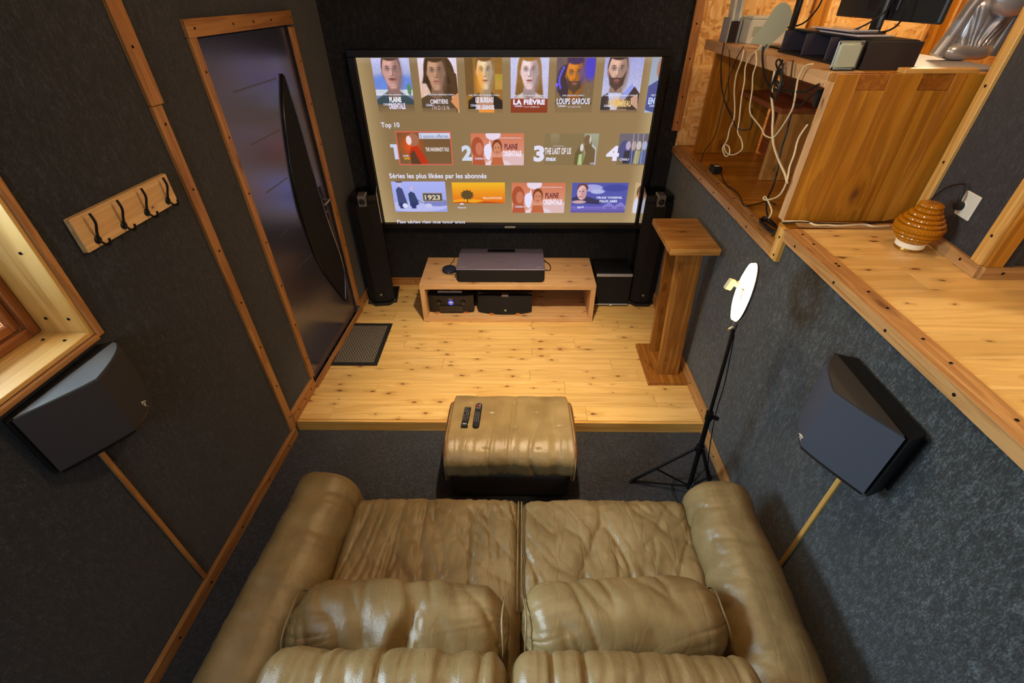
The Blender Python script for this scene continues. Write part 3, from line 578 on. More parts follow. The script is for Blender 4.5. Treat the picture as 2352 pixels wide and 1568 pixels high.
def p3(P):
    P.rect(-.321, -.046, ZB, ZT, (150, 106, 44), (166, 112, 40)); P.rect(-.32, -.26, 1.76, ZT, (118, 84, 44)); P.rect(-.10, -.046, 1.86, 1.90, (180, 150, 50)); P.rect(-.10, -.046, 1.80, 1.86, (196, 150, 64))
    bust(P, -.175, ZT + .04, .26, .40, (240, 206, 168), (120, 76, 34), (46, 34, 26), eye=(70, 110, 140)); P.ell(-.213, 1.86, .03, .09, (246, 160, 50), soft=.02, al=.7); P.rect(-.321, -.046, ZB + .0, 1.668, (138, 110, 72), BGC); P.rect(-.23, -.11, 1.642, 1.67, (240, 150, 60))
    P.rect(-.245, -.115, 1.665, 1.752, (190, 140, 110))
tile((-.321, -.046, ZB, ZT), p3, [UN(-.30, -.065, 1.758), ('LE BUREAU', -.25, -.115, 1.712, 1.75, (240, 234, 250), .05), ('DES LÉGENDES', -.25, -.11, 1.665, 1.702, (240, 234, 250), .05), ('CANAL+', -.29, -.225, 1.686, 1.702, WHT, .02)])
def p4(P):
    P.rect(.016, .296, ZB, ZT, (206, 206, 244), (200, 190, 226)); bust(P, .155, ZT + .04, .28, .40, (240, 206, 206), (160, 112, 52), (214, 196, 190), long=.62, eye=(100, 120, 140)); P.rect(.016, .296, ZB, 1.738, (150, 62, 32), (140, 56, 30))
tile((.016, .296, ZB, ZT), p4, [UN(.035, .275, 1.755), ('LA FIÈVRE', .035, .275, 1.698, 1.742, (244, 236, 255), .06), ('CANAL+', .045, .11, 1.682, 1.696, WHT, .02), ('TOUT S\'EMBRASE', .115, .235, 1.678, 1.688, (230, 200, 200), .01)])
def p5(P):
    P.rect(.352, .636, ZB, ZT, (118, 96, 84), (134, 106, 68)); P.ell(.60, 1.94, .05, .08, (80, 66, 200), soft=.02); P.ell(.36, 1.9, .06, .12, (110, 88, 92))
    P.ell(.42, 1.85, .06, .11, (64, 50, 60)); bust(P, .49, ZT + .02, .28, .40, (216, 130, 44), (72, 50, 90), (86, 66, 46), beard=(70, 56, 50), ); P.ell(.545, 1.90, .022, .06, (90, 80, 190), soft=.012, al=.6)
    for a in range(0, 7): P.ell(.405 - .028 * math.sin(a * .4), 1.94 - a * .021, .008, .013, (110, 90, 240))
    P.ell(.358, 1.83, .012, .014, (120, 100, 255)); P.rect(.352, .636, ZB, 1.70, (134, 108, 72), BGC)
tile((.352, .636, ZB, ZT), p5, [('UNE CRÉATION CANAL+', .405, .57, 1.755, 1.768, WHT, .012), ('LOUPS GAROUS', .365, .615, 1.700, 1.742, (240, 236, 250), .03), ('CANAL+', .375, .44, 1.682, 1.696, WHT, .02), ('LES CRIATURES', .45, .55, 1.678, 1.687, (220, 210, 220), .01)])
def p6(P):
    P.rect(.70, .984, ZB, ZT, (170, 170, 226), (214, 214, 236)); bust(P, .80, ZT + .05, .30, .42, (222, 176, 156), (62, 46, 40), (66, 54, 60), shirt=(200, 206, 250), beard=(70, 50, 44), ); P.poly([(.83, 1.74), (.92, 1.84), (.94, 1.80), (.87, 1.72)], (150, 160, 240)); P.poly([(.87, 1.72), (.94, 1.82), (.984, 1.77), (.984, ZB), (.9, ZB)], (70, 54, 50))
    P.poly([(.92, 1.74), (.97, 1.77), (.984, 1.66), (.93, 1.70)], (206, 160, 140)); P.rect(.70, .984, ZB, 1.66, (130, 106, 84), BGC); P.glow(.83, 1.71, .09, .05, (240, 180, 90), (120, 92, 70))
tile((.70, .984, ZB, ZT), p6, [UN(.725, .965, 1.755), ('LE FLAMBEAU', .755, .93, 1.683, 1.725, (240, 206, 140), .03), ('CANAL+', .725, .79, 1.682, 1.698, WHT, .02), ('LES AVENTURIERS DE CHUPACABRA', .77, .90, 1.660, 1.668, (230, 190, 150), .005)])
def p7(P):
    P.rect(1.04, SX, ZB, ZT, (160, 170, 190), (176, 190, 210)); P.ell(1.115, 1.94, .03, .07, (176, 130, 110)); P.poly([(1.04, 1.82), (SX, 1.86), (SX, ZB), (1.04, 1.66)], (82, 86, 150))
tile((1.04, SX, ZB, ZT), p7, [('UNE C', 1.07, SX, 1.755, 1.768, WHT, .012), ('EN', 1.056, SX - .002, 1.70, 1.745, (200, 216, 255), .05), ('CAN', 1.07, SX, 1.682, 1.696, WHT, .02)])
lettering([('Top 10', -1.0, -.855, 1.527, 1.575, WHT, .02), ('Séries les plus likées par les abonnés', -1.0, -.188, 1.130, 1.184, WHT, .022),
    ('Des séries rien que pour vous...', -.995, -.36, .726, .777, WHT, .02)], scr)
P = Pic((-.962, -.899, 1.290, 1.414), .0006, .0016); P.poly([(-.957, 1.412), (-.8995, 1.412), (-.8995, 1.293), (-.932, 1.293), (-.932, 1.386), (-.957, 1.386)], (206, 214, 240), soft=.001); P.make('ranking_number', scr)
lettering([('2', -.382, -.300, 1.285, 1.405, (216, 222, 240), .05), ('3', .20, .286, 1.277, 1.403, (234, 230, 250), .05), ('4', .785, .888, 1.284, 1.400, (240, 236, 255), .05)], scr, name='ranking_number')
# the lower half of the last line is cut off by the edge of the picture
def corse(P, x0, x1, z0, z1):
    w, h = x1 - x0, z1 - z0
    P.rect(x0, x1, z0, z1, (214, 120, 84), (226, 170, 150)); P.ell(x0 + .85 * w, z0 + .1 * h, .3 * w, .3 * h, (228, 190, 190)); P.ell(x0 + .5 * w, z0 + .02 * h, .25 * w, .16 * h, (236, 214, 224))
    P.ell(x0 + .42 * w, z1 - .05 * h, .14 * w, .16 * h, (240, 222, 240))
    P.ell(x0 + .12 * w, z0 + .55 * h, .12 * w, .34 * h, (176, 82, 50)); P.ell(x0 + .15 * w, z0 + .52 * h, .07 * w, .2 * h, (208, 122, 92)); P.poly([(x0, z0), (x0 + .04 * w, z0 + .34 * h), (x0 + .22 * w, z0 + .32 * h), (x0 + .26 * w, z0)], (184, 90, 58))
    P.ell(x0 + .49 * w, z0 + .58 * h, .095 * w, .24 * h, (126, 62, 36)); P.ell(x0 + .49 * w, z0 + .52 * h, .075 * w, .2 * h, (214, 138, 104)); P.poly([(x0 + .36 * w, z0), (x0 + .40 * w, z0 + .26 * h), (x0 + .58 * w, z0 + .26 * h), (x0 + .62 * w, z0)], (196, 104, 64))
    for s in (-1, 1): P.ell(x0 + (.49 + s * .03) * w, z0 + .56 * h, .012 * w, .015 * h, (90, 50, 36))
    P.ell(x0 + .49 * w, z0 + .42 * h, .025 * w, .012 * h, (140, 70, 50))
    pts = [(.36, .80), (.375, .62), (.39, .5), (.37, .30), (.35, .20), (.33, .16), (.27, .22), (.245, .36), (.235, .50), (.25, .60), (.29, .66), (.335, .68), (.35, .78)]
    P.poly([(x0 + a * w, z0 + b * h) for a, b in pts], (240, 232, 255))
def t_corse(x0, x1, z0, z1):
    w, h = x1 - x0, z1 - z0
    tile((x0, x1, z0, z1), lambda P: corse(P, x0, x1, z0, z1), [('UNE CRÉATION ORIGINALE CANAL+', x0 + .55 * w, x0 + .95 * w, z1 - .15 * h, z1 - .11 * h, WHT, .01), ('PLAINE', x0 + .63 * w, x0 + .88 * w, z0 + .51 * h, z0 + .69 * h, (120, 50, 60), .04),
        ('ORIENTALE', x0 + .59 * w, x0 + .95 * w, z0 + .29 * h, z0 + .47 * h, (250, 236, 250), .06), ('CANAL+', x0 + .06 * w, x0 + .24 * w, z0 + .19 * h, z0 + .26 * h, WHT, .02)])
def t1(P):
    P.rect(-.9, -.46, 1.249, 1.508, (240, 100, 92)); P.rect(-.893, -.467, 1.256, 1.501, (116, 84, 50), (124, 94, 58)); P.glow(-.79, 1.40, .11, .12, (236, 84, 24), (118, 84, 50), 9)
    P.ell(-.765, 1.445, .045, .05, (172, 110, 80)); P.ell(-.80, 1.44, .022, .035, (244, 220, 220)); P.poly([(-.80, 1.26), (-.81, 1.34), (-.79, 1.39), (-.74, 1.40), (-.69, 1.33), (-.66, 1.26)], (196, 50, 18)); P.poly([(-.80, 1.256), (-.80, 1.34), (-.77, 1.37), (-.72, 1.256)], (90, 60, 40))
    P.rect(-.715, -.468, 1.452, 1.496, (214, 218, 240))
tile((-.9, -.46, 1.249, 1.508), t1, [('5 saisons offertes', -.705, -.48, 1.459, 1.487, (110, 116, 160), .004), ('THE HANDMAID\'S TALE', -.672, -.484, 1.358, 1.390, (238, 222, 220), .03), ('CINÉ+', -.862, -.81, 1.318, 1.332, WHT, .03), ('OCS', -.855, -.81, 1.295, 1.312, (250, 190, 40), .05)])
t_corse(-.303, .121, 1.247, 1.493)
def t3(P):
    P.rect(.285, .713, 1.249, 1.490, (138, 118, 80), (140, 116, 78)); P.rect(.60, .713, 1.249, 1.49, (168, 172, 150), (140, 130, 96)); P.rect(.33, .40, 1.40, 1.49, (152, 138, 104), (140, 118, 80)); P.poly([(.60, 1.25), (.62, 1.34), (.60, 1.40), (.655, 1.47), (.665, 1.39), (.70, 1.36), (.70, 1.25)], (118, 96, 62))
    P.ell(.625, 1.44, .028, .04, (126, 98, 66)); P.poly([(.53, 1.25), (.535, 1.34), (.575, 1.42), (.60, 1.40), (.59, 1.34), (.60, 1.25)], (108, 92, 56)); P.poly([(.56, 1.25), (.565, 1.33), (.59, 1.34), (.595, 1.25)], (180, 206, 140)); P.ell(.585, 1.385, .014, .03, (226, 216, 214)); P.poly([(.665, 1.41), (.70, 1.38), (.705, 1.25), (.698, 1.25), (.695, 1.375), (.66, 1.405)], (220, 214, 240)); P.ell(.648, 1.445, .008, .03, (214, 200, 190))
tile((.285, .713, 1.249, 1.490), t3, [('HBO ORIGINAL', .355, .44, 1.394, 1.404, (200, 190, 190), .01), ('THE LAST OF US', .288, .50, 1.335, 1.386, (240, 232, 240), .03), ('max', .30, .385, 1.283, 1.31, WHT, .04), ('VOD', .66, .70, 1.256, 1.27, (214, 200, 236), .04)])
def t4(P):
    P.rect(.876, SX, 1.249, 1.490, (112, 104, 116), (138, 114, 82)); P.ell(.93, 1.36, .05, .08, (84, 84, 132))
    for i, x in enumerate((.955, 1.0, 1.04, 1.085)):
        P.poly([(x - .03, 1.26), (x - .025, 1.36), (x + .02, 1.36), (x + .02, 1.26)], [(60, 54, 66), (74, 80, 120), (170, 160, 110), (96, 110, 160)][i]); P.ell(x, 1.40, .019, .034, [(190, 172, 200), (186, 160, 160), (206, 196, 190), (170, 180, 216)][i])
    for x in (.985, 1.022, 1.064): P.poly([(x, 1.49), (x + .003, 1.49), (x + .012, 1.255), (x + .009, 1.255)], (206, 210, 250))
tile((.876, SX, 1.249, 1.490), t4, [('CANAL+', .90, .975, 1.286, 1.306, WHT, .02)])
def s1(P):
    P.rect(-.996, -.54, .851, 1.114, (176, 184, 250), (158, 168, 240)); P.ell(-.8, .90, .26, .05, (190, 194, 246)); P.ell(-.62, .93, .12, .03, (128, 136, 200)); P.ell(-.70, .905, .03, .02, (206, 206, 244))
    for cx, h, hat, col in ((-.93, .16, 1, (66, 74, 120)), (-.83, .12, 0, (50, 66, 110))):
        P.poly([(cx - .03, .90), (cx - .035, .90 + h * .9), (cx - .01, .91 + h), (cx + .02, .90 + h * .95), (cx + .05, .92), (cx + .01, .90)], col); P.poly([(cx - .02, .88), (cx - .018, .93), (cx + .022, .93), (cx + .02, .88)], (44, 52, 110)); P.ell(cx, .935 + h, .014, .022, (206, 190, 214))
        if hat: P.ell(cx, .953 + h, .03, .009, (60, 60, 90)); P.ell(cx, .962 + h, .017, .012, (60, 60, 90))
    P.poly([(-.84, .985), (-.75, .925), (-.748, .93), (-.835, .99)], (70, 70, 96)); P.ell(-.905, .905, .022, .022, (226, 226, 255))
    P.rect(-.745, -.572, .942, 1.018, (176, 150, 126)); P.rect(-.738, -.579, .949, 1.011, (66, 72, 92))
tile((-.996, -.54, .851, 1.114), s1, [('1923', -.725, -.592, .958, 1.002, (226, 206, 160), .04)])
def s2(P):
    P.rect(-.485, -.036, .927, 1.106, (250, 192, 40), (236, 110, 20)); P.ell(-.36, .93, .16, .035, (250, 170, 30)); P.poly([(-.485, .927), (-.485, .935), (-.40, .94), (-.3, .932), (-.22, .944), (-.036, .93), (-.036, .927)], (190, 70, 16))
    P.ell(-.36, 1.0, .05, .038, (96, 74, 40))
    for k in range(12): a = k * PI / 6; P.poly([(-.36 + .045 * math.cos(a - .2), 1.0 + .034 * math.sin(a - .2)), (-.36 + .062 * math.cos(a), 1.0 + .05 * math.sin(a)), (-.36 + .045 * math.cos(a + .2), 1.0 + .034 * math.sin(a + .2))], (104, 78, 40))
    P.rect(-.3635, -.3565, .927, .98, (96, 70, 36))
o2 = tile((-.485, -.036, .927, 1.106), s2, [('YELLOWSTONE', -.23, -.063, .966, .984, (250, 226, 190), .03)])
P = Pic((-.48, -.30, .86, .94), .0015, .002); P.ell(-.411, .912, .019, .019, (230, 230, 255), None, 0, 16, 0, 180); P.ell(-.411, .905, .008, .012, (150, 120, 90)); P.make('channel_mark', o2)
lettering([('Paramount', -.446, -.376, .884, .90, WHT, .02)], o2)
t_corse(.022, .476, .841, 1.104)
def s4(P):
    P.rect(.533, 1.004, .845, 1.104, (84, 90, 176), (90, 90, 180)); P.ell(.70, 1.06, .09, .03, (170, 170, 230)); P.ell(.75, 1.03, .06, .02, (186, 190, 236)); P.ell(.9, 1.06, .1, .03, (70, 76, 160)); P.rect(.533, 1.004, .845, .90, (128, 116, 206), (96, 84, 160))
    P.poly([(.533, .97), (.60, 1.0), (.69, .98), (.80, .945), (.78, .92), (.56, .93)], (60, 56, 90)); P.ell(.622, 1.06, .047, .038, (110, 66, 60)); P.ell(.618, 1.02, .040, .062, (232, 190, 190)); P.ell(.633, 1.01, .024, .048, (206, 156, 156))
    for x in (.60, .628): P.ell(x, 1.03, .006, .004, (60, 60, 80))
    P.ell(.606, .985, .012, .004, (160, 90, 90)); P.ell(.60, .94, .06, .014, (214, 170, 170))
    for x in (.86, .96): P.poly([(x - .05, .88), (x - .05, .905), (x, .94), (x + .045, .905), (x + .045, .88)], (140, 130, 210)); P.rect(x - .03, x + .03, .875, .90, (110, 104, 180))
tile((.533, 1.004, .845, 1.104), s4, [('VRAIS VOISINS,', .742, .965, .968, .990, (236, 238, 255), .03), ('FAUX AMIS', .775, .925, .938, .960, (236, 238, 255), .03), ('tv+', .588, .645, .884, .906, WHT, .03)])
def s5(P):
    P.rect(1.062, SX, .84, 1.104, (206, 176, 130), (196, 170, 130)); P.ell(1.112, 1.03, .03, .05, (120, 90, 66)); P.ell(1.115, .97, .022, .06, (196, 140, 110)); P.ell(1.09, .90, .02, .08, (226, 220, 240))
tile((1.062, SX, .84, 1.104), s5, [])

# ================================================================ TV CONSOLE AND WHAT STANDS ON IT
con = thing('media_console', 'low open pine console bench under the projection screen', 'console', (-.012, -.34, HP))
cx0, cx1, cy0, cy1, cz1 = -.742, .725, -.587, -.09, .455
board('top_board', CONS, (cx0, (cy0 + cy1) / 2, cz1 - .0215), (cx1, (cy0 + cy1) / 2, cz1 - .0215), cy1 - cy0, .043, (0, 0, 1), con)
board('bottom_board', CONS, (cx0, (cy0 + cy1) / 2, HP + .0225), (cx1, (cy0 + cy1) / 2, HP + .0225), cy1 - cy0, .043, (0, 0, 1), con)
for x in (cx0 + .021, cx1 - .021): board('side_board', CONS, (x, (cy0 + cy1) / 2, HP + .0445), (x, (cy0 + cy1) / 2, cz1 - .0435), cy1 - cy0, .042, (1, 0, 0), con)
# projector
pj = thing('laser_projector', 'wide low silver-topped laser projector with black cloth front on the console', 'projector', (-.068, -.31, cz1))
def rr(x0, x1, y0, y1, r, n=5):
    o = []
    for cx, cy, a0 in ((x1 - r, y1 - r, 0), (x0 + r, y1 - r, 90), (x0 + r, y0 + r, 180), (x1 - r, y0 + r, 270)):
        for k in range(n + 1): a = math.radians(a0 + 90 * k / n); o.append((cx + r * math.cos(a), cy + r * math.sin(a)))
    return o
prism('body', BLACK, rr(-.405, .272, -.525, -.10, .03), cz1 + .004, cz1 + .020, pj)
prism('front_cloth', CLOTH, rr(-.430, .297, -.548, -.30, .032), cz1 + .016, cz1 + .118, pj, sm=40)
PJT = plain('projector_top', (118, 112, 138), .34, metal=.5)
bm = bmesh.new()
prof = [(-.549, .118), (-.549, .126), (-.54, .130), (-.27, .130), (-.255, .128), (-.09, .088), (-.085, .02), (-.30, .02), (-.30, .118)]
a = [bm.verts.new((-.430, q[0], cz1 + q[1])) for q in prof]; b = [bm.verts.new((.297, q[0], cz1 + q[1])) for q in prof]
bm.faces.new(a); bm.faces.new(b[::-1])
for i in range(len(prof)): bm.faces.new((a[i], a[(i + 1) % len(prof)], b[(i + 1) % len(prof)], b[i]))
bmesh.ops.recalc_face_normals(bm, faces=bm.faces); bmesh.ops.bevel(bm, geom=bm.edges[:], offset=.003, segments=1, affect='EDGES')
mesh_obj('top_cover', bm_mesh(bm), PJT, pj)
box('lens_window', GLOSS, (-.19, .05), (-.235, -.12), (cz1 + .1205, cz1 + .1225), pj, .0005, rot=(math.radians(-13.6), 0, 0)).location.z = cz1 + .112
for x in (-.39, .255): box('foot', BLACK, (x - .02, x + .02), (-.50, -.46), (cz1, cz1 + .006), pj, .001)
LM = plain('light_mark', (210, 206, 206), .5)
def solidtext(name, txt, x0, x1, z0, z1, m, parent, place, bold=.01):
    v, f = text_mesh(txt, x0, x1, z0, z1, 0, bold); me = bpy.data.meshes.new(name); me.from_pydata([place(*q) for q in v], [], f)
    return mesh_obj(name, me, m, parent)
DM2 = plain('dark_mark', (84, 78, 88), .5)
solidtext('maker_mark', 'Hisense', -.10, -.03, -.44, -.425, DM2, pj, lambda x, y, z: (x, z, cz1 + .1306))
solidtext('maker_mark', '4K  UHD', -.40, -.355, -.525, -.513, LM, pj, lambda x, y, z: (x, z, cz1 + .1306))
solidtext('maker_mark', 'laser', .235, .275, -.525, -.513, LM, pj, lambda x, y, z: (x, z, cz1 + .1306))
solidtext('badge_lettering', 'Hisense', -.034, .046, .715, .727, BLACK, scr, lambda x, y, z: (x, -.0308, z))
# puck
pk = thing('streaming_puck', 'round dark blue voice puck beside the projector', 'speaker', (-.517, -.345, cz1))
NAVY = plain('navy_plastic', (28, 36, 60), .45)
mesh_obj('body', lathe_mesh([(.056, 0), (.061, .004), (.0615, .022), (.058, .028), (.02, .030)], 32), NAVY, pk, True, (-.517, -.345, cz1))
box('indicator', LM, (-.520, -.514), (-.408, -.4065), (cz1 + .010, cz1 + .016), pk, 0)
tube_bm_ = None
o = tube('cable', BLACK, [(-.52, -.284, cz1 + .012), (-.525, -.24, cz1 + .004), (-.50, -.16, cz1 + .004), (-.50, -.095, cz1 + .004), (-.49, -.08, cz1 - .02), (-.47, -.05, .30)], .0028); tag(o, 'thin black cable running from the round puck over the console edge', 'cable')
o = tube('cable', BLACK, [(-.463, -.315, cz1 + .010), (-.44, -.26, cz1 + .004), (-.43, -.14, cz1 + .004), (-.42, -.09, cz1 + .003), (-.40, -.078, cz1 - .05), (-.36, -.06, .25)], .0022); tag(o, 'second black cable between the puck and the projector side', 'cable')
o = tube('projector_cable', BLACK, [(.29, -.16, cz1 + .03), (.32, -.18, cz1 + .012), (.352, -.22, cz1 + .005), (.362, -.27, cz1 + .005), (.355, -.33, cz1 + .005), (.325, -.335, cz1 + .006), (.299, -.335, cz1 + .012)], .004); tag(o, 'black cord looping out on the right side of the projector', 'cable')
# receiver on wooden blocks
BLK = plain('orange_wood_block', (196, 110, 50), .6)
zb = HP + .045
rc = thing('av_receiver', 'black audio receiver with round blue-lit display inside the console', 'receiver', (-.50, -.36, zb))
for x in (-.62, -.38):
    for y in (-.51, -.16): box('block', BLK, (x - .018, x + .018), (y - .012, y + .012), (zb, zb + .018), rc, .001)
prism('body', BLACK, rr(-.695, -.305, -.50, -.12, .006), zb + .019, zb + .185, rc)
RF = plain('receiver_front', (40, 38, 40), .35, metal=.4)
fr_ = [(-.305, -.495), (-.695, -.495)] + [(-.695 + .39 * k / 12, -.51 - .022 * math.sin(PI * k / 12) ** .6) for k in range(13)]
prism('front_panel', RF, fr_, zb + .020, zb + .180, rc, sm=30)
def ring(name, m, c, nrm, r0, r1, parent, h=.003, n=28):
    me = lathe_mesh([(r0, 0), (r0, h), (r1, h), (r1, 0), (r0, 0)], n, cap=False); return mesh_obj(name, me, m, parent, True, c, Vector(nrm).to_track_quat('Z', 'Y').to_euler())
BLUE = plain('blue_glow', (30, 50, 220), .4, emit=(50, 80, 255), es=1.6); DISP = plain('lit_display', (90, 84, 90), .3, emit=(120, 110, 120), es=.5)
ring('display_ring', BLUE, (-.50, -.534, zb + .118), (0, -1, 0), .020, .0235, rc)
cyl('display', DISP, (-.50, -.531, zb + .118), (-.50, -.5355, zb + .118), .019, rc, 24)
for x in (-.605, -.395): mesh_obj('knob', lathe_mesh([(.020, 0), (.021, .012), (.018, .020)], 24), GLOSS, rc, True, (x, -.524, zb + .115), (PI / 2, 0, 0))
box('flap', GLOSS, (-.60, -.40), (-.539, -.5345), (zb + .028, zb + .088), rc, .001)
solidtext('display_figures', '-39.5', -.511, -.489, zb + .114, zb + .126, plain('lit_digits', (255, 255, 255), .5, emit=(220, 220, 240), es=1.2), rc, lambda x, y, z: (x, -.5362, z))
solidtext('maker_mark', 'marantz', -.517, -.483, zb + .150, zb + .157, LM, rc, lambda x, y, z: (x, -.5345, z))
for k in range(22): box('vent_fin', SILV if k % 3 else BLACK, (-.60 + k * .0085, -.5965 + k * .0085), (-.468, -.36), (zb + .1855, zb + .190), rc, 0)
box('vent_rail', LM, (-.615, -.405), (-.480, -.470), (zb + .1855, zb + .197), rc, .0005)
# centre speaker
cs = thing('centre_speaker', 'black curved-front centre speaker beside the receiver inside the console', 'speaker', (-.04, -.34, zb))
for x in (-.15, .075):
    for y in (-.54, -.18): box('block', BLK, (x - .018, x + .018), (y - .012, y + .012), (zb, zb + .018), cs, .001)
curve = [(-.265 + .465 * k / 14, -.515 - .042 * math.sin(PI * k / 14) ** .8) for k in range(15)]
prism('body', GLOSS, [(.20, -.14), (-.265, -.14), (-.265, -.50), (.20, -.50)], zb + .019, zb + .20, cs, bev=.004)
gp = [(.2, -.498), (-.265, -.498)] + curve
prism('grille', CLOTH, gp, zb + .022, zb + .178, cs, sm=30)
box('tweeter_plate', plain('tweeter_brown', (84, 66, 60), .5), (-.062, -.002), (-.548, -.49), (zb + .1785, zb + .199), cs, .003)
def emblem(parent, o, ex, ez, s, m=None):
    """small cream forked mark"""
    o, ex, ez = Vector(o), Vector(ex), Vector(ez); n = ex.cross(ez) * .0008
    polys = [[(-.9, .45), (-.1, .9), (.7, .7), (.9, .35), (.25, .45), (-.35, .25)], [(-.1, .4), (.25, .45), (-.05, -.2), (-.45, -.55), (-.2, -.1)], [(.25, .3), (.6, .2), (.35, -.5), (.75, -1), (.15, -.5)]]
    bm = bmesh.new()
    for q in polys:
        bm.faces.new([bm.verts.new(o + ex * a * s + ez * b * s + n) for a, b in q])
    return mesh_obj('emblem', bm_mesh(bm), m or plain_em, parent)
plain_em = plain('cream_mark', (206, 190, 160), .5)
emblem(cs, (-.032, -.5572, zb + .052), (1, 0, 0), (0, 0, 1), .014)
# subwoofer
sb = thing('subwoofer', 'black cube subwoofer with silver edge strips on the floor right of the console', 'subwoofer', (.92, -.21, HP))
box('cabinet', BLACK, (.758, 1.078), (-.325, -.045), (HP + .012, .425), sb, .004)
box('front_cloth', CLOTH, (.765, 1.077), (-.342, -.326), (HP + .036, .402), sb, .004)
SST = plain('satin_silver', (176, 176, 186), .35, metal=.2)
box('silver_strip', SST, (.765, 1.077), (-.346, -.326), (.402, .421), sb, .002); box('silver_strip', SST, (.765, 1.077), (-.345, -.326), (HP + .022, HP + .033), sb, .002)
box('badge', LM, (.91, .932), (-.3465, -.3452), (HP + .016, HP + .036), sb, 0)
for x in (.79, 1.05):
    for y in (-.30, -.06): cyl('foot', BLACK, (x, y, HP), (x, y, HP + .0125), .014, sb)
# tower speakers
def tower(x, y, rz, label, first=[None]):
    t = thing('tower_speaker', label, 'speaker', (x, y, HP), rz, 'floorstanding tower speakers beside the screen')
    if first[0]:
        for ch in first[0].children:
            c = ch.copy(); C.objects.link(c); c.parent = t
        return t
    first[0] = t; H = 1.0
    prism('plinth', BLACK, [(-.105, .125), (.105, .125), (.125, -.11), (.065, -.18), (-.065, -.18), (-.125, -.11)], .004, .03, t, .003, False)
    for s in (-1, 1): 
        box('outrigger', BLACK, (s * .112 - .018, s * .112 + .018), (-.14, .128), (.006, .030), t, .004, 1, False)
        for yy in (-.125, .115): mesh_obj('spike', lathe_mesh([(.003, -.004), (.008, .004), (.010, .026), (.010, .032)], 10), SILV, t, False, (s * .112, yy, 0))
    prism('cabinet', GLOSS, [(-.088, .118), (.088, .118), (.110, -.09), (-.110, -.09)], .031, H, t, .003, False)
    poly = [(.110, -.091), (.108, -.108), (.050, -.150), (-.050, -.150), (-.108, -.108), (-.110, -.091)]
    prism('grille', CLOTH, poly, .034, H - .055, t, 0, False)
    prism('head', BLACK, [(.108, -.091), (.100, -.10), (.045, -.118), (-.045, -.118), (-.100, -.10), (-.108, -.091)], H - .054, H - .001, t, 0, False)
    b = box('tweeter_housing', SILV, (-.032, .032), (-.158, -.06), (H - .072, H + .018), t, .004, 1, False)
    mesh_obj('tweeter', lathe_mesh([(.024, 0), (.022, .004), (.015, .002), (.010, .007), (.003, .009)], 24), BLACK, t, False, (0, -.1582, H - .032), (PI / 2, 0, 0))
    emblem(t, (0, 0, 0), (1, 0, 0), (0, 0, 1), .014); em_ = [c for c in t.children if c.name.startswith('emblem')][0]; em_.matrix_parent_inverse = Matrix(); em_.location = (0, -.1505, .10)
    return t
tower(-1.185, -.165, math.radians(7), 'black tower speaker standing left of the screen by the door')
tower(1.209, -.16, 0, 'black tower speaker standing right of the screen behind the plank stand')
# floor grille
gr = thing('floor_grille', 'black framed mesh mat on the plank floor below the door', 'mat', (-1.20, -.91, HP))
GX0, GX1, GY0, GY1 = -1.388, -1.008, -1.188, -.628
KM = plain('mat_rubber', (26, 24, 25), .7)
box('base', KM, (GX0 + .03, GX1 - .03), (GY0 + .03, GY1 - .03), (HP + .0006, HP + .003), gr, 0)
for x, y_ in (((GX0, GX1), (GY0, GY0 + .034)), ((GX0, GX1), (GY1 - .034, GY1)), ((GX0, GX0 + .034), (GY0 + .034, GY1 - .034)), ((GX1 - .034, GX1), (GY0 + .034, GY1 - .034))): box('border', KM, x, y_, (HP + .0006, HP + .010), gr, .002)
bm = bmesh.new(); MM = plain('mesh_wire', (150, 138, 122), .6); x0, x1, y0, y1 = GX0 + .034, GX1 - .034, GY0 + .034, GY1 - .034
for sgn in (1, -1):
    kx = .021; c = x0 - (y1 - y0) * .6
    while c < x1 + (y1 - y0) * .6:
        t0, t1_ = 0, y1 - y0; xs_, xe = c, c + sgn * (y1 - y0) * .6
        pts = []
        for tt in (0, 1):
            pts.append((xs_ + (xe - xs_) * tt, y0 + (y1 - y0) * tt))
        # clip in x
        (xa, ya), (xb_, yb_) = pts
        def atx(X): return ya + (yb_ - ya) * (X - xa) / (xb_ - xa)
        P_ = []
        lo, hi = sorted((xa, xb_)); lo2, hi2 = max(lo, x0), min(hi, x1)
        if hi2 > lo2:
            p_, q_ = Vector((lo2, atx(lo2), HP + .0065)), Vector((hi2, atx(hi2), HP + .0065)); d = (q_ - p_).normalized(); n_ = Vector((-d.y, d.x, 0)) * .0021
            vs = [bm.verts.new(v) for v in (p_ - n_, q_ - n_, q_ + n_, p_ + n_)]; vt = [bm.verts.new(v.co + Vector((0, 0, .002))) for v in vs]
            bm.faces.new(vt)
            for i in range(4): bm.faces.new((vs[i], vs[(i + 1) % 4], vt[(i + 1) % 4], vt[i]))
        c += kx
mo = mesh_obj('wire_mesh', bm_mesh(bm), MM, gr); mo['kind'] = 'stuff'
# plank stand
st = thing('plank_stand', 'tall pine plank stand with flat top beside the right wall', 'stand', (1.18, -1.15, HP))
board('base_board', UPW, (1.175, -1.392, HP + .0155), (1.175, -.925, HP + .0155), .285, .03, (0, 0, 1), st)
zt = 1.112
board('upright', UPW, (1.190, -1.285, HP + .031), (1.135, -1.285, zt), .155, .038, (0, -1, 0), st)
board('upright', UPW, (1.196, -1.010, HP + .031), (1.152, -1.010, zt), .150, .038, (0, -1, 0), st)
for i, (a, b) in enumerate(((.993, 1.092), (1.093, 1.192), (1.193, 1.292))): pass
board('top_board', STANDW, (.995, -1.11, zt + .0205), (1.297, -1.11, zt + .0205), .475, .040, (0, 0, 1), st)
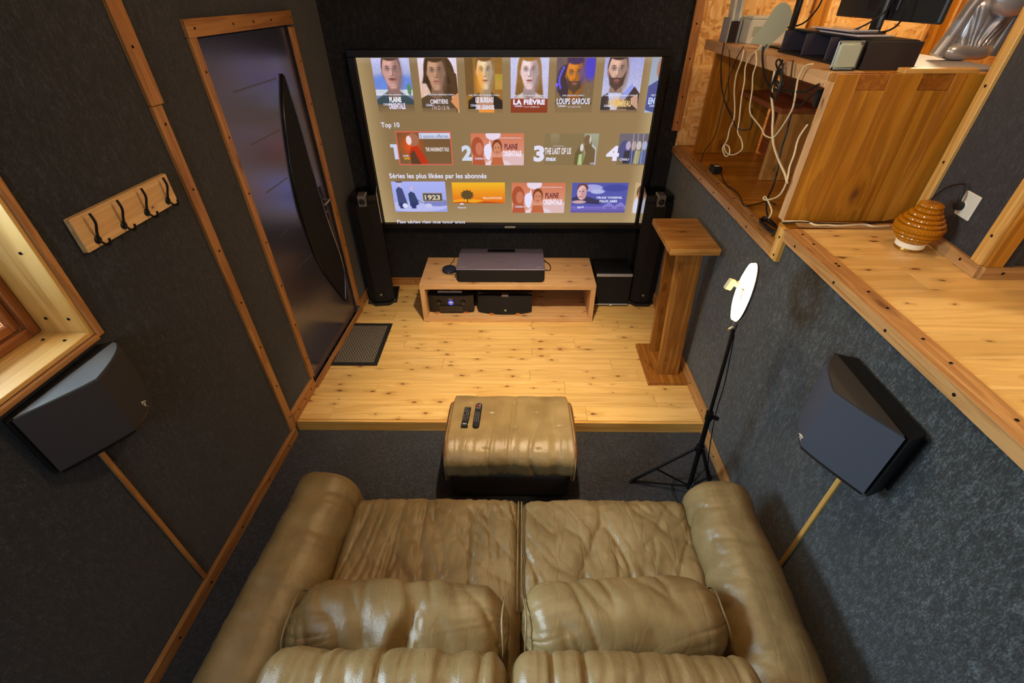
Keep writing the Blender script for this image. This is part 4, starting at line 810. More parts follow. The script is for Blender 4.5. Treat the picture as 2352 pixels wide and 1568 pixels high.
# ================================================================ LEATHER FURNITURE
def ridge(x, y, sd, p=3):
    n = vn(x, y, sd) * .65 + vn(x * 2.1, y * 2.1, sd + 9) * .35
    return (1 - np.abs(2 * n - 1)) ** p
def softbox(name, m, c, h, r, fn=None, seg=.008, parent=None, rotz=0, puff=0.0, shape=None, rot=None):
    """rounded box (half sizes h, corner radii r) with displacement fn(x,y,z,nx,ny,nz) along the normal"""
    h = np.array(h, float); r = np.minimum(np.array(r, float) if np.ndim(r) else np.full(3, float(r)), h * .999)
    n = [max(4, int(2 * a / seg)) for a in h]
    def lin_(k): return np.linspace(-1, 1, n[k] + 1)
    P = []; Fs = []; off = 0
    for ax in range(3):
        u, v = [k for k in range(3) if k != ax]
        U, V = np.meshgrid(lin_(u), lin_(v), indexing='ij')
        for s in (-1, 1):
            q = np.zeros(U.shape + (3,)); q[..., u] = U; q[..., v] = V; q[..., ax] = s
            P.append(q.reshape(-1, 3)); nu, nv = U.shape
            I = off + np.arange(nu * nv).reshape(nu, nv)
            f = np.stack([I[:-1, :-1], I[1:, :-1], I[1:, 1:], I[:-1, 1:]], -1).reshape(-1, 4)
            flip = (s == 1) ^ (ax == 1)
            Fs.append(f if flip else f[:, ::-1]); off += nu * nv
    P = np.concatenate(P); F = np.concatenate(Fs)
    key = np.round(P * 1e5).astype(np.int64); _, idx, inv = np.unique(key, axis=0, return_index=True, return_inverse=True)
    P = P[idx]; F = inv.reshape(-1)[F]
    X = P * h; cc = np.clip(X, -(h - r), h - r); d = (X - cc) / r; ln = np.linalg.norm(d, axis=1, keepdims=True); ln[ln < 1e-9] = 1
    # round mapping: cube direction -> sphere direction, distance preserved
    mx = np.max(np.abs(d), axis=1, keepdims=True); nn = d / ln; Q = cc + nn * r * np.minimum(mx, 1)
    N_ = nn / r; N_ /= np.maximum(np.linalg.norm(N_, axis=1, keepdims=True), 1e-9)
    disp = np.zeros(len(Q))
    if puff:
        e = [(1 - (Q[:, k] / h[k]) ** 2).clip(0, 1) for k in range(3)]
        w = np.abs(N_); disp += puff * (w[:, 0] * np.sqrt(e[1] * e[2]) + w[:, 1] * np.sqrt(e[0] * e[2]) + w[:, 2] * np.sqrt(e[0] * e[1]))
    if fn is not None: disp = disp + fn(Q[:, 0], Q[:, 1], Q[:, 2], N_)
    Q = Q + N_ * disp[:, None]
    if shape is not None: Q = shape(Q)
    me = bpy.data.meshes.new(name); me.from_pydata(Q.tolist(), [], F.tolist()); me.update()
    for p_ in me.polygons: p_.use_smooth = True
    return mesh_obj(name, me, m, parent, True, c, rot or (0, 0, rotz))
sofa = thing('leather_sofa', 'two-seat olive tan leather sofa with rolled arms facing the screen', 'sofa', (.09, -3.1, 0))
box('base', DBASE, (-.66, .84), (-3.62, -2.66), (.03, .27), sofa, .01)
for x in (-.60, .78):
    for y in (-3.55, -2.74): cyl('leg', BLACK, (x, y, 0), (x, y, .035), .025, sofa)
def seatfn(sd, fan):
    def f(x, y, z, N_):
        top = np.clip(N_[:, 2], 0, 1); fr = np.clip(N_[:, 1], 0, 1); w = np.maximum(top, fr)
        warp = .06 * vn(x * 5 + sd, y * 4, sd)
        ang = x * (1 + fan * (y + .3)) + warp
        a = ridge(ang * 6 + sd, y * 1.5, sd, 12) * .013 + ridge(ang * 14, y * 2.6 + 3, sd + 3, 10) * .007
        diag = ridge((x * .8 + y * .62) * 10, (y - x) * 2.4, sd + 7, 8) * .006
        b = (vn(x * 12, y * 9, sd + 5) - .5) * .007 + (vn(x * 42, y * 34, sd + 6) - .5) * .003
        sag = -.014 * np.exp(-((x / .25) ** 2 + ((y + .05) / .25) ** 2))
        edge = np.clip(1.15 - (np.abs(y) / .37) ** 4 * .5, .5, 1)
        # short pleats pulled in along the front seam
        pleat = ridge(x * 22 + sd, y * .8, sd + 20, 3) * .006 * fr
        return w * (-(a + diag) * edge + b + sag) - pleat
    return f
softbox('seat_cushion', LES, (-.305, -2.985, .375), (.392, .405, .088), (.05, .055, .06), seatfn(1, .9), .007, sofa, puff=.012)
softbox('seat_cushion', LES, (.487, -2.985, .375), (.388, .405, .088), (.05, .055, .06), seatfn(5, -.7), .007, sofa, puff=.012)
for x0_, y0_ in ((.0905, 0),):
    tube('piping', LEA, [(.083, -2.60, .40), (.083, -2.615, .452), (.080, -2.8, .459), (.078, -3.1, .46)], .0035, sofa)
    tube('piping', LEA, [(.098, -2.60, .40), (.098, -2.615, .452), (.096, -2.8, .459), (.094, -3.1, .46)], .0035, sofa)
def armfn(sd, inner):
    def f(x, y, z, N_):
        a = ridge(y * 7 + .6 * vn(x * 6, z * 6, sd), (x * 2.2 + z * 2.2) + 3, sd, 6) * .006
        b = ridge(y * 17, x * 5 + z * 5, sd + 3, 5) * .0028 + (vn(y * 9, x * 8 + z * 8, sd + 4) - .5) * .008
        side = np.clip(N_[:, 0] * inner, 0, 1)
        return -(a * (.45 + 1.3 * side)) + b * 1.0 + .012 * vn(y * 3, z * 2, sd)
    return f
softbox('armrest', LEA, (-.872, -3.135, .345), (.143, .61, .245), (.115, .05, .13), armfn(3, 1), .008, sofa, rotz=-.075, puff=.008)
softbox('armrest', LEA, (.998, -3.165, .345), (.142, .61, .245), (.115, .05, .13), armfn(8, -1), .008, sofa, rotz=-.035, puff=.008)
def backfn(sd):
    def f(x, y, z, N_):
        w = np.clip(np.maximum(N_[:, 1], N_[:, 2]), 0, 1)
        s = x + .05 * vn(y * 6 + z * 6, x * 4, sd)
        a = ridge(s * 11 + sd, (y + z) * 1.3, sd, 5) * .013 + ridge(s * 24, (y + z) * 2.5, sd + 2, 4) * .006
        return -w * a + (vn(x * 12, (y + z) * 12, sd + 5) - .5) * .005
    return f
for x_, hx, sd in ((-.318, .366, 2), (.425, .368, 11)):
    softbox('back_cushion', LEA, (x_, -3.495, .612), (hx, .160, .240), (.06, .11, .12), backfn(sd), .008, sofa, puff=.012, rotz=-.008)
softbox('back_frame', LEA, (.09, -3.66, .42), (.78, .06, .36), (.05, .05, .06), None, .02, sofa)
def rollfn(sd, fold):
    def f(x, y, z, N_):
        e = (np.abs(x) / .37).clip(0, 1)
        rad = ridge(np.arctan2(z, y) * 2.4 + x * 4, x * 2.2, sd, 5) * (.001 + .010 * e ** 4)
        a = ridge(x * 8 + y * 3, (z + y) * 2.4, sd + 2, 6) * .012 + (vn(x * 10, y * 9 + z * 9, sd + 5) - .5) * .011
        g = -.030 * np.exp(-((x - fold - .25 * (y + .05)) / .028) ** 2) * np.clip(.6 - y * 6, 0, 1.2)
        g += .016 * np.exp(-((x - fold + .06 - .25 * (y + .05)) / .04) ** 2) * np.clip(.6 - y * 6, 0, 1.2)
        return -rad - a + g
    return f
def rollshape(Q):
    e = (np.abs(Q[:, 0]) / .37).clip(0, 1); Q = Q.copy(); Q[:, 2] *= (1 - .22 * e ** 4); Q[:, 1] *= (1 - .14 * e ** 4); Q[:, 2] -= .02 * e ** 2; return Q
cu = thing('lumbar_cushion', 'left tan leather bolster cushion with a deep crease, lying on the sofa seat', 'cushion', (-.33, -3.20, .46), 0, 'bolster cushions on the sofa seat')
softbox('cover', LEA, (-.350, -3.192, .592), (.405, .148, .112), (.10, .145, .112), rollfn(4, .06), .0075, cu, rotz=-.02, shape=rollshape)
def seam(parent, cx, cy, cz, s, rz_):
    pts = []
    for k in range(25):
        a = 2 * PI * k / 24; x, y, z = s * ((.378 if parent is cu else .352) + .004 * math.sin(3 * a)), .104 * math.cos(a), .078 * math.sin(a) - .018
        pts.append((cx + x * math.cos(rz_) - y * math.sin(rz_), cy + y * math.cos(rz_) + x * math.sin(rz_), cz + z))
    tube('seam_piping', LEA, pts, .0036, parent, 6, 2)
seam(cu, -.350, -3.192, .592, -1, -.02); seam(cu, -.350, -3.192, .592, 1, -.02)
cu2 = thing('lumbar_cushion', 'right plump tan leather bolster cushion with open side seam, on the sofa seat', 'cushion', (.44, -3.19, .46), 0, 'bolster cushions on the sofa seat')
softbox('cover', LEA, (.456, -3.178, .592), (.378, .148, .116), (.10, .145, .115), rollfn(14, .6), .0075, cu2, rotz=.045, shape=rollshape)
seam(cu2, .456, -3.178, .592, -1, .045); seam(cu2, .456, -3.178, .592, 1, .045)
# ottoman
ot = thing('ottoman', 'square tan leather ottoman on a dark base in front of the sofa', 'ottoman', (.035, -2.06, 0))
def otfn(x, y, z, N_):
    w = np.clip(np.maximum(N_[:, 2], -N_[:, 1]), 0, 1)
    s = x + .04 * vn(y * 5 - z * 5, x * 3, 31)
    e = np.clip((-y - .02) * 5, .12, 1)
    a = ridge(s * 8.5 + 2, (y - z) * 1.6, 31, 6) * .011 * (.35 + e) + ridge(s * 19, (y - z) * 3, 33, 5) * .0055 * e
    fold = .008 * np.exp(-((x - .01 - .08 * y) / .010) ** 2)
    b = (vn(x * 11, (y - z) * 9, 35) - .5) * .005
    tuft = 0
    for tx, ty in ((-.23, .13), (.02, .14), (.27, .14), (-.11, .05), (.15, .055), (-.24, -.045), (.02, -.055), (.27, -.045), (-.13, -.2), (.15, -.2)):
        tuft = tuft - .006 * np.exp(-(((x - tx) / .016) ** 2 + ((y - ty) / .006) ** 2)) * N_[:, 2].clip(0, 1)
    return w * (-a - fold + b) + tuft
def otshape(Q): Q = Q.copy(); t = (.24 - Q[:, 1]) / .48; Q[:, 0] *= 1 + .035 * t; return Q
softbox('leather_cover', LEA, (.037, -2.047, .293), (.352, .264, .127), (.014, .14, .10), otfn, .007, ot, shape=otshape)
for s, nm in ((-1, 0), (1, 1)):
    softbox('side_panel', LEB, (.037 + s * .352, -2.068, .262), (.022, .228, .150), (.020, .11, .10), None, .012, ot, puff=.008)
    prf = []
    for t in range(0, 25):
        a = t / 24
        if a < .45: prf.append((.037 + s * (.350 + .006 * a / .45), -1.93 - (.20) * a / .45, .4185))
        else:
            b_ = (a - .45) / .55; prf.append((.037 + s * .357, -2.13 - .178 * math.sin(min(b_ * 1.15, 1) * PI / 2), .4185 - .12 * (1 - math.cos(min(b_ * 1.15, 1) * PI / 2)) - .09 * max(b_ - .8, 0) * 5))
    tube('piping', LEA, prf, .0045, ot, 6, 2)
softbox('skirt', DBASE, (.037, -2.065, .135), (.345, .232, .105), (.02, .04, .03), None, .03, ot)
box('plinth', BLACK, (-.27, .345), (-2.25, -1.88), (0, .05), ot, .006)
# remotes
def remote(x, y, rz, w, l, label, rnd, white):
    t = thing('remote_control', label, 'remote control', (x, y, .4235), rz)
    prism('body', BLACK, rr(-w / 2, w / 2, -l / 2, l / 2, rnd), .0005, .016, t, .002, False, sm=40)
    bt = plain('remote_key', (150, 150, 154), .5) if 'remote_key' not in bpy.data.materials else bpy.data.materials['remote_key']
    rd = plain('remote_red_key', (150, 40, 40), .5) if 'remote_red_key' not in bpy.data.materials else bpy.data.materials['remote_red_key']
    return t, bt, rd
t, bt, rd = remote(-.220, -2.04, -.06, .037, .152, 'slim square-ended black remote lying left on the ottoman', .003, 1)
for r in range(9):
    for c_ in range(3):
        if (r * 3 + c_) % 7 != 5: box('key', bt, (-.0135 + c_ * .011, -.0095 + c_ * .011 + .001), (.066 - r * .0115, .0685 - r * .0115), (.0160, .0172), t, 0, 1, False)
box('badge', bt, (-.011, .011), (-.062, -.056), (.0160, .0166), t, 0, 1, False)
t, bt, rd = remote(-.155, -2.025, -.045, .038, .185, 'longer round-ended black remote with red keys, right one on the ottoman', .017, 1)
for r, (y_, ks) in enumerate(((.078, 'rw'), (.068, 'rw'), (.060, 'rr'), (.050, 'ww'))):
    for c_, kk_ in enumerate(ks): box('key', rd if kk_ == 'r' else bt, (-.012 + c_ * .014, -.003 + c_ * .014), (y_ - .0025, y_ + .0025), (.0160, .0172), t, 0, 1, False)
for r in range(8):
    for c_ in range(3): box('key', bt, (-.0125 + c_ * .010, -.0095 + c_ * .010), (.012 - r * .0095, .0148 - r * .0095), (.0160, .0172), t, 0, 1, False)

# ================================================================ TRIPOD RING LIGHT
tl = thing('tripod_ring_light', 'black tripod with a glowing ring light standing beside the right wall', 'lamp', (1.085, -2.235, 0))
TB = plain('tripod_black', (16, 16, 17), .4, metal=.3)
cb_, ct_ = Vector((1.092, -2.238, .05)), Vector((1.020, -2.243, 1.215))
ax_ = lambda z: cb_ + (ct_ - cb_) * ((z - .05) / 1.165)
cyl('lower_tube', TB, ax_(.05), ax_(.66), .0135, tl); cyl('upper_tube', TB, ax_(.66), ax_(1.215), .0095, tl)
cyl('collar', TB, ax_(.64), ax_(.69), .019, tl); kn = cyl('knob', TB, ax_(.665), ax_(.665) + Vector((.045, -.01, -.012)), .011, tl)
cyl('hub', TB, ax_(.385), ax_(.43), .021, tl); cyl('lower_hub', TB, ax_(.06), ax_(.085), .018, tl)
for fx, fy in ((.772, -2.165), (1.262, -2.13), (1.205, -2.44)):
    top, foot = ax_(.405), Vector((fx, fy, .012)); mid = top.lerp(foot, .60)
    top2 = top + Vector((fx - top.x, fy - top.y, 0)).normalized() * .02
    lg = tube('leg', TB, [top2, top2.lerp(foot, .5), foot], .0085, tl, 8, 2)
    tube('leg_brace', TB, [ax_(.07) + Vector((0, 0, .0)), mid], .0055, tl, 6, 0)
    tube('lower_brace', TB, [ax_(.07), ax_(.07).lerp(foot, .5) , foot + Vector((0, 0, .004))], .0055, tl, 6, 0)
    cyl('rubber_foot', BLACK, foot + Vector((0, 0, -.012)), foot + Vector((0, 0, .006)), .012, tl)
tube('cable', BLACK, [ax_(1.18) + Vector((.012, 0, 0)), (1.06, -2.26, .9), (1.075, -2.262, .66), (1.12, -2.30, .30), (1.19, -2.36, .05), (1.06, -2.36, .01), (1.0, -2.28, .012), (1.03, -2.16, .014), (1.12, -2.14, .05), (1.13, -2.22, .15), (1.06, -2.30, .03), (1.10, -2.42, .006), (1.2, -2.52, .006)], .0026, tl)
# ring, seen almost edge-on
rcn = Vector((1.011, -2.243, 1.398)); rn = Vector((-.948, .356, .084)).normalized()
RQ = rn.to_track_quat('Z', 'Y').to_euler()
mesh_obj('ring_back', lathe_mesh([(.054, -.004), (.124, -.004), (.125, -.009), (.120, -.013), (.060, -.013), (.054, -.009), (.054, -.004)], 48, False), BLACK, tl, True, rcn, RQ)
RE = plain('ring_glow', (255, 236, 200), .4, emit=(255, 214, 150), es=15)
mesh_obj('ring_diffuser', lathe_mesh([(.052, -.0035), (.054, .010), (.090, .019), (.120, .011), (.124, -.0035), (.052, -.0035)], 48, False), RE, tl, True, rcn, RQ)
cyl('swivel', STEEL, ax_(1.215), ax_(1.215) + Vector((0, 0, .03)), .012, tl); cyl('swivel_knob', STEEL, ax_(1.225) + Vector((-.028, -.012, -.01)), ax_(1.225), .009, tl)
cyl('ring_stem', STEEL, ax_(1.24), (1.012, -2.243, 1.277), .007, tl)
CLW = plain('clip_cream', (206, 190, 150), .5)
box('phone_clip', CLW, (.912, .942), (-2.28, -2.262), (1.43, 1.475), tl, .003, rot=(0, .3, 0)); box('phone_clip', CLW, (.935, .955), (-2.275, -2.26), (1.445, 1.462), tl, .003, rot=(0, .3, 0)); box('phone_clip', CLW, (.952, .975), (-2.275, -2.26), (1.437, 1.462), tl, .003, rot=(0, .3, 0))
tube('clip_arm', SILV, [(.965, -2.268, 1.448), (.985, -2.262, 1.425), (1.0, -2.25, 1.405), (1.011, -2.243, 1.28)], .004, tl)

# ================================================================ WALL SPEAKERS
def surround(name, label, mapf, W_, kink, dep, H_, parent_loc, mcl, top_m):
    t = thing(name, label, 'speaker', parent_loc, 0, 'wall-mounted surround speakers')
    seg1 = [(0, 0)] + [(kink * (1 - math.cos(a)), dep * (.55 * math.sin(a) + .45 * (1 - math.cos(a)))) for a in [PI / 2 * k / 10 for k in range(1, 11)]]
    seg2 = [(kink + (W_ - kink) * k / 6, dep * (1 - .9 * (k / 6) ** 1.15)) for k in range(1, 7)]
    full = seg1 + seg2
    def pr(nm, m, pts, z0, z1, shr=0, sm=None, bot=1.0):
        bm = bmesh.new(); n = len(pts); cxm = W_ * .5
        a = [bm.verts.new(mapf(cxm + (q[0] - cxm) * bot, q[1] * bot, z0)) for q in pts]; b = [bm.verts.new(mapf(q[0], q[1], z1)) for q in pts]
        bm.faces.new(a); bm.faces.new(b[::-1])
        for i in range(n): bm.faces.new((a[i], a[(i + 1) % n], b[(i + 1) % n], b[i]))
        bmesh.ops.recalc_face_normals(bm, faces=bm.faces)
        return mesh_obj(nm, bm_mesh(bm, nm, sm), m, t)
    pr('grille', mcl, full, .015, H_ - .003, sm=25)
    pr('top_cap', top_m, [(q[0] * .965 + W_ * .0175, q[1] * .94) for q in full], H_ - .004, H_ + .002)
    pr('bottom_cap', BLACK, full, .0, .016, bot=.97)
    pr('cabinet', BLACK, [(-.012, -.001), (W_ + .006, -.001), (W_ - .02, -.07), (.02, -.07)], .004, H_ - .006)
    pr('mounting_plate', BLACK, [(.0, -.071), (W_ - .01, -.071), (W_ - .01, -.078), (.0, -.078)], .02, H_ - .03)
    return t
RZ0 = 1.025
mR = lambda a, b, z: Vector((1.256 - b, -2.548 - a, RZ0 + z))
CAPR = plain('speaker_cap', (44, 42, 42), .5)
sr = surround('wall_speaker', 'dark angular surround speaker on the right grey wall', mR, .405, .20, .122, .295, (1.3, -2.75, RZ0), plain('slate_grille_cloth', (70, 72, 80), .95, spec=.2, bump=.5, bscale=900), CAPR)
emblem(sr, mR(.175, .1195, .035), (mR(1, 0, 0) - mR(0, 0, 0)) * .9 + Vector((.2, 0, 0)), (0, 0, 1), .016)
tn = Vector((SL, 1, 0))
LZ0 = 1.11
def mL(a, b, z):
    y = -2.560 - a; return Vector((-1.336 + SL * y + .060 - .03 * (a / .4) + b, y, LZ0 + z))
CAPL = plain('speaker_cap_satin_lit', (92, 96, 98), .32)  # satin cap, its colour lightened to stand in for the window's reflection
sl_ = surround('wall_speaker', 'dark angular surround speaker under the window on the left wall', mL, .392, .206, .116, .262, (-1.44, -2.75, LZ0), CLOTHG, CAPL)
emblem(sl_, mL(.11, .084, .045), Vector((.45, .9, 0)).normalized(), (0, 0, 1), .018)
# ================================================================ COAT RACK
ck = thing('coat_rack', 'pale wooden board with four black hooks on the left wall beside the window', 'coat rack', L_(-2.17, 1.66, 0))
bk = lbox('board', RACKW, -2.428, -1.934, 1.662, 1.785, .001, .026, ck, .003, 'y')
HB = plain('hook_black', (24, 22, 22), .45, metal=.4)
for y in (-2.372, -2.245, -2.118, -1.990):
    z = 1.688; h = mesh_obj('hook', lathe_mesh([(.014, 0), (.0145, .003), (.010, .006)], 16), HB, ck, True, L_(y, z, .026), LN.to_track_quat('Z', 'Y').to_euler())
    h.scale = (1, 1, 1)
    tube('prong', HB, [L_(y, z + .002, .031), L_(y, z + .03, .040), L_(y, z + .065, .055), L_(y, z + .098, .052)], [.0045] * 100, h, 8)
    tube('prong', HB, [L_(y, z - .002, .031), L_(y, z - .016, .046), L_(y, z - .014, .066), L_(y, z + .006, .072)], [.0042] * 100, h, 8)
    for dz in (.007, -.007): screw(h, L_(y, z + dz, .0305), LN).scale = (.5, .5, .5)
# ================================================================ DESK ON THE LEDGE
dk = thing('wooden_desk', 'large honey-coloured wooden desk seen from its open cable side', 'desk', (1.65, -.9, 1.39))
DT = 2.122
def quad_prism(name, m, pts, z0, z1, parent, bev=.002): return prism(name, m, pts, z0, z1, parent, bev)
# top (its left edge runs nearly along the wall)
HT = plain('desk_edge', (190, 140, 100), .6)
# top planks run along the desk (Y)
tp = [(1.352, 1.50), (1.5015, 1.65), (1.6515, 1.80), (1.8015, 1.95)]
for i, (a, b) in enumerate(tp): board('top_plank', CONS if i == 0 else HONEY, ((a + b) / 2, -1.70, DT - .0285), ((a + b) / 2, -.125, DT - .0285), b - a, .057, (0, 0, 1), dk)
xs_ = [1.358, 1.45, 1.571, 1.70, 1.83, 1.955]
# near side panel, boards upright with finger joints at the top
for i in range(5):
    a, b = xs_[i], xs_[i + 1]; z1 = DT if i in (0, 2, 4) else DT - .06
    board('side_plank', HONEY, ((a + b) / 2, -1.729, 1.503), ((a + b) / 2, -1.729, z1), b - a - .0004, .05, (0, -1, 0), dk, .0008)
for i in (1, 3):
    a, b = xs_[i], xs_[i + 1]; board('finger_joint', JOINT, ((a + b) / 2, -1.751, DT - .030), ((a + b) / 2, -1.7005, DT - .030), b - a - .001, .058, (0, 0, 1), dk, .0008)
board('front_edge', CONS, (1.3555, -1.729, 1.503), (1.3555, -1.729, DT - .03), .052, .004, (-1, 0, 0), dk, .0005)
# far side panel, back panel, inner support and shelf
for i, (a, b) in enumerate(((1.437, 1.58), (1.5805, 1.73), (1.7305, 1.90))): board('side_plank', HONEY, ((a + b) / 2, -.145, 1.39), ((a + b) / 2, -.145, DT - .058), b - a, .045, (0, -1, 0), dk, .001)
board('back_panel', REDW, (1.93, -1.70, 1.73), (1.93, -.17, 1.73), .66, .03, (1, 0, 0), dk)
board('inner_panel', STANDW, (1.79, -.80, 1.39), (1.79, -.80, 1.79), .25, .03, (0, -1, 0), dk)
board('shelf', REDW, (1.79, -.815, 1.806), (1.79, -.17, 1.806), .26, .03, (0, 0, 1), dk)
# things on the desk
t = thing('desk_organizer', 'low black open organizer with dividers on the near end of the desk', 'organizer', (1.5, -1.4, DT))
OB = plain('organizer_black', (24, 21, 22), .7)
box('back_board', OB, (1.70, 1.712), (-1.62, -.93), (DT, DT + .10), t, .001); box('top_board', BLACK, (1.53, 1.712), (-1.62, -.93), (DT + .098, DT + .106), t, .001); box('bottom_board', OB, (1.48, 1.70), (-1.62, -.93), (DT, DT + .008), t, .001)
box('end_board', OB, (1.48, 1.712), (-1.636, -1.622), (DT, DT + .105), t, .001)
for y in (-1.38, -1.16, -.935): box('divider', plain('divider_grey', (56, 50, 62), .5) if y == -1.38 else bpy.data.materials['divider_grey'], (1.49, 1.70), (y - .004, y + .004), (DT + .008, DT + .098), t, .001)
t = thing('black_panel', 'dark brown flat panel standing on the desk next to the pale box', 'panel', (1.61, -1.65, DT))
box('panel', plain('panel_brown', (36, 26, 24), .7), (1.50, 1.722), (-1.652, -1.638), (DT, DT + .102), t, .002)
t = thing('router_box', 'pale sage square box standing at the black organizer on the desk', 'router', (1.44, -1.56, DT))
box('body', SAGE, (1.378, 1.474), (-1.665, -1.640), (DT + .004, DT + .100), t, .010, 3); box('stand_foot', BLACK, (1.39, 1.47), (-1.67, -1.63), (DT, DT + .005), t, .001)
box('back_cover', STEEL, (1.384, 1.492), (-1.639, -1.632), (DT + .004, DT + .104), t, .003)
# magazines
MG = plain('glossy_paper', (206, 196, 206), .15); MG2 = plain('glossy_dark_paper', (44, 38, 44), .15)
for i in range(3):
    o = box('magazine', MG if i % 2 == 0 else MG2, (1.545, 1.70 - i * .006), (-1.48 + i * .05, -1.16 + i * .04), (DT + .1062 + i * .006, DT + .1118 + i * .006), None, .001, rot=(0, 0, .02 * i))
    tag(o, ['bottom pale glossy magazine on the black organizer', 'dark-covered magazine in the middle of the pile on the organizer', 'topmost pale glossy magazine on the black organizer'][i], 'magazine', 'magazines on the organizer')
# monitors (their backs face the room)
MB_ = plain('monitor_back', (34, 37, 40), .45); MB2 = plain('monitor_back_dark', (26, 24, 30), .5)
t = thing('computer_monitor', 'wide black monitor on a tall stand, seen from behind above the desk', 'monitor', (1.78, -1.15, DT))
box('stand_foot', BLACK, (1.715, 1.90), (-1.27, -1.05), (DT, DT + .012), t, .004)
box('stand_neck', MB_, (1.74, 1.765), (-1.285, -1.215), (DT + .012, DT + .42), t, .008); box('cable_slot', BLACK, (1.7385, 1.7398), (-1.262, -1.240), (DT + .13, DT + .20), t, 0)
box('screen_housing', MB_, (1.775, 1.80), (-1.60, -.84), (DT + .155, DT + .60), t, .006); box('vesa_cover', MB2, (1.766, 1.775), (-1.33, -1.10), (DT + .19, DT + .42), t, .004)
t = thing('computer_monitor', 'second monitor edge with a slim black post, left of the wide one', 'monitor', (1.62, -.72, DT))
box('stand_neck', BLACK, (1.60, 1.62), (-.765, -.72), (DT + .01, DT + .40), t, .004); box('stand_foot', BLACK, (1.54, 1.70), (-.84, -.66), (DT, DT + .010), t, .003); box('screen_housing', MB2, (1.624, 1.645), (-.80, -.30), (DT + .25, DT + .62), t, .005)
# pale printer-like box and upright cassettes
t = thing('white_printer', 'cream plastic box with a recessed front at the far end of the desk', 'printer', (1.60, -.38, DT))
box('body', WHITEP, (1.475, 1.70), (-.50, -.26), (DT, DT + .125), t, .006, 2); box('lid', WHITEP, (1.482, 1.70), (-.495, -.26), (DT + .126, DT + .14), t, .004); box('tray', SAGE, (1.50, 1.56), (-.503, -.4985), (DT + .04, DT + .09), t, .001)
t = thing('upright_stand', 'grey and white upright holder with a dark slot at the far desk corner', 'holder', (1.42, -.34, DT))
box('side_plate', plain('holder_grey', (168, 168, 170), .5), (1.385, 1.395), (-.40, -.28), (DT, DT + .13), t, .002); box('side_plate', bpy.data.materials['holder_grey'], (1.452, 1.462), (-.40, -.28), (DT, DT + .13), t, .002); box('inner_block', plain('slot_brown', (44, 26, 20), .7), (1.397, 1.450), (-.385, -.29), (DT, DT + .11), t, 0)
for i in range(3): box('binder', WHITEP if i % 2 == 0 else bpy.data.materials['holder_grey'], (1.395 + i * .020, 1.413 + i * .020), (-.375, -.30), (DT + .111, DT + .38), t, .002, rot=(0, -.05, 0))
# sage curved panel
t = thing('curved_panel', 'sage green curved plastic panel leaning between printer and monitor', 'panel', (1.43, -.90, DT))
pts2 = catmull([(1.375, -.90, DT + .002), (1.385, -.90, DT + .03), (1.335, -.90, DT + .045), (1.38, -.90, DT + .12), (1.41, -.90, DT + .19), (1.445, -.90, DT + .215), (1.49, -.90, DT + .20), (1.515, -.90, DT + .15), (1.50, -.90, DT + .09), (1.45, -.90, DT + .035), (1.425, -.90, DT + .002)], 5)
bm = bmesh.new(); a = [bm.verts.new(p_) for p_ in pts2]; b = [bm.verts.new(p_ + Vector((.006, .012, 0))) for p_ in pts2]
bm.faces.new(a); bm.faces.new(b[::-1])
for i in range(len(a)): bm.faces.new((a[i], a[(i + 1) % len(a)], b[(i + 1) % len(a)], b[i]))
bmesh.ops.recalc_face_normals(bm, faces=bm.faces); mesh_obj('panel', bm_mesh(bm), SAGE, t)
# pale tray and silver draped figure at the right end
o = box('grey_tray', plain('tray_grey', (176, 172, 172), .5), (1.735, 2.08), (-1.70, -1.12), (DT + .001, DT + .012), None, .003); tag(o, 'flat pale grey sheet under the silver figure on the desk', 'sheet')
o = board('edge_batten', REVEAL, (1.62, -1.728, DT + .009), (1.915, -1.728, DT + .009), .05, .018, (0, 0, 1)); tag(o, 'pale wooden batten along the desk end beside the partition', 'batten')
SF = plain('silver_satin', (206, 202, 204), .32, metal=.6, bump=.1, bscale=40)
fg = thing('draped_figure', 'silver satin draped torso figure behind the desk end, cropped by the frame', 'sculpture', (2.0, -1.42, DT + .012))
def limb(name, pts, rad):
    bm = bmesh.new(); cp = catmull(pts, 5); rr_ = [rad[0] + (rad[-1] - rad[0]) * k / (len(cp) - 1) if len(rad) == 2 else float(np.interp(k / (len(cp) - 1), np.linspace(0, 1, len(rad)), rad)) for k in range(len(cp))]
    tube_bm(bm, cp, rr_, 20); return mesh_obj(name, bm_mesh(bm, name, 60), SF, fg)
z0_ = DT + .014
limb('arm', [(1.968, -1.42, z0_ + .015), (1.987, -1.42, z0_ + .07), (2.002, -1.42, z0_ + .126), (2.017, -1.42, z0_ + .185), (2.045, -1.42, z0_ + .26)], [.030, .029, .027, .026, .030])
limb('arm', [(2.206, -1.42, z0_ + .015), (2.214, -1.42, z0_ + .07), (2.222, -1.42, z0_ + .125), (2.235, -1.42, z0_ + .18), (2.26, -1.42, z0_ + .25)], [.028, .026, .025, .026, .03])
def figfn(x, y, z, N_):
    w = np.clip(-N_[:, 1], 0, 1); zz = (z + .095) / .19; fan = x / (.55 + .75 * zz)
    return -w * .014 * ridge(fan * 40 + 3, z * 2, 41, 2) * np.clip(1.15 - zz * .9, .15, 1) + w * .012 * np.exp(-((zz - .05) / .12) ** 2) + w * .012 * np.exp(-(((fan - .045 * zz) / .012) ** 2))
def figshape(Q):
    Q = Q.copy(); zz = (Q[:, 2] + .1) / .2; Q[:, 0] = Q[:, 0] * (.72 + .42 * zz) + .035 * zz; return Q
softbox('draped_torso', SF, (2.090, -1.42, z0_ + .13), (.098, .045, .105), (.06, .04, .05), figfn, .0045, fg, shape=figshape)
softbox('hip', SF, (2.085, -1.43, z0_ + .032), (.105, .045, .034), (.06, .04, .03), None, .012, fg)
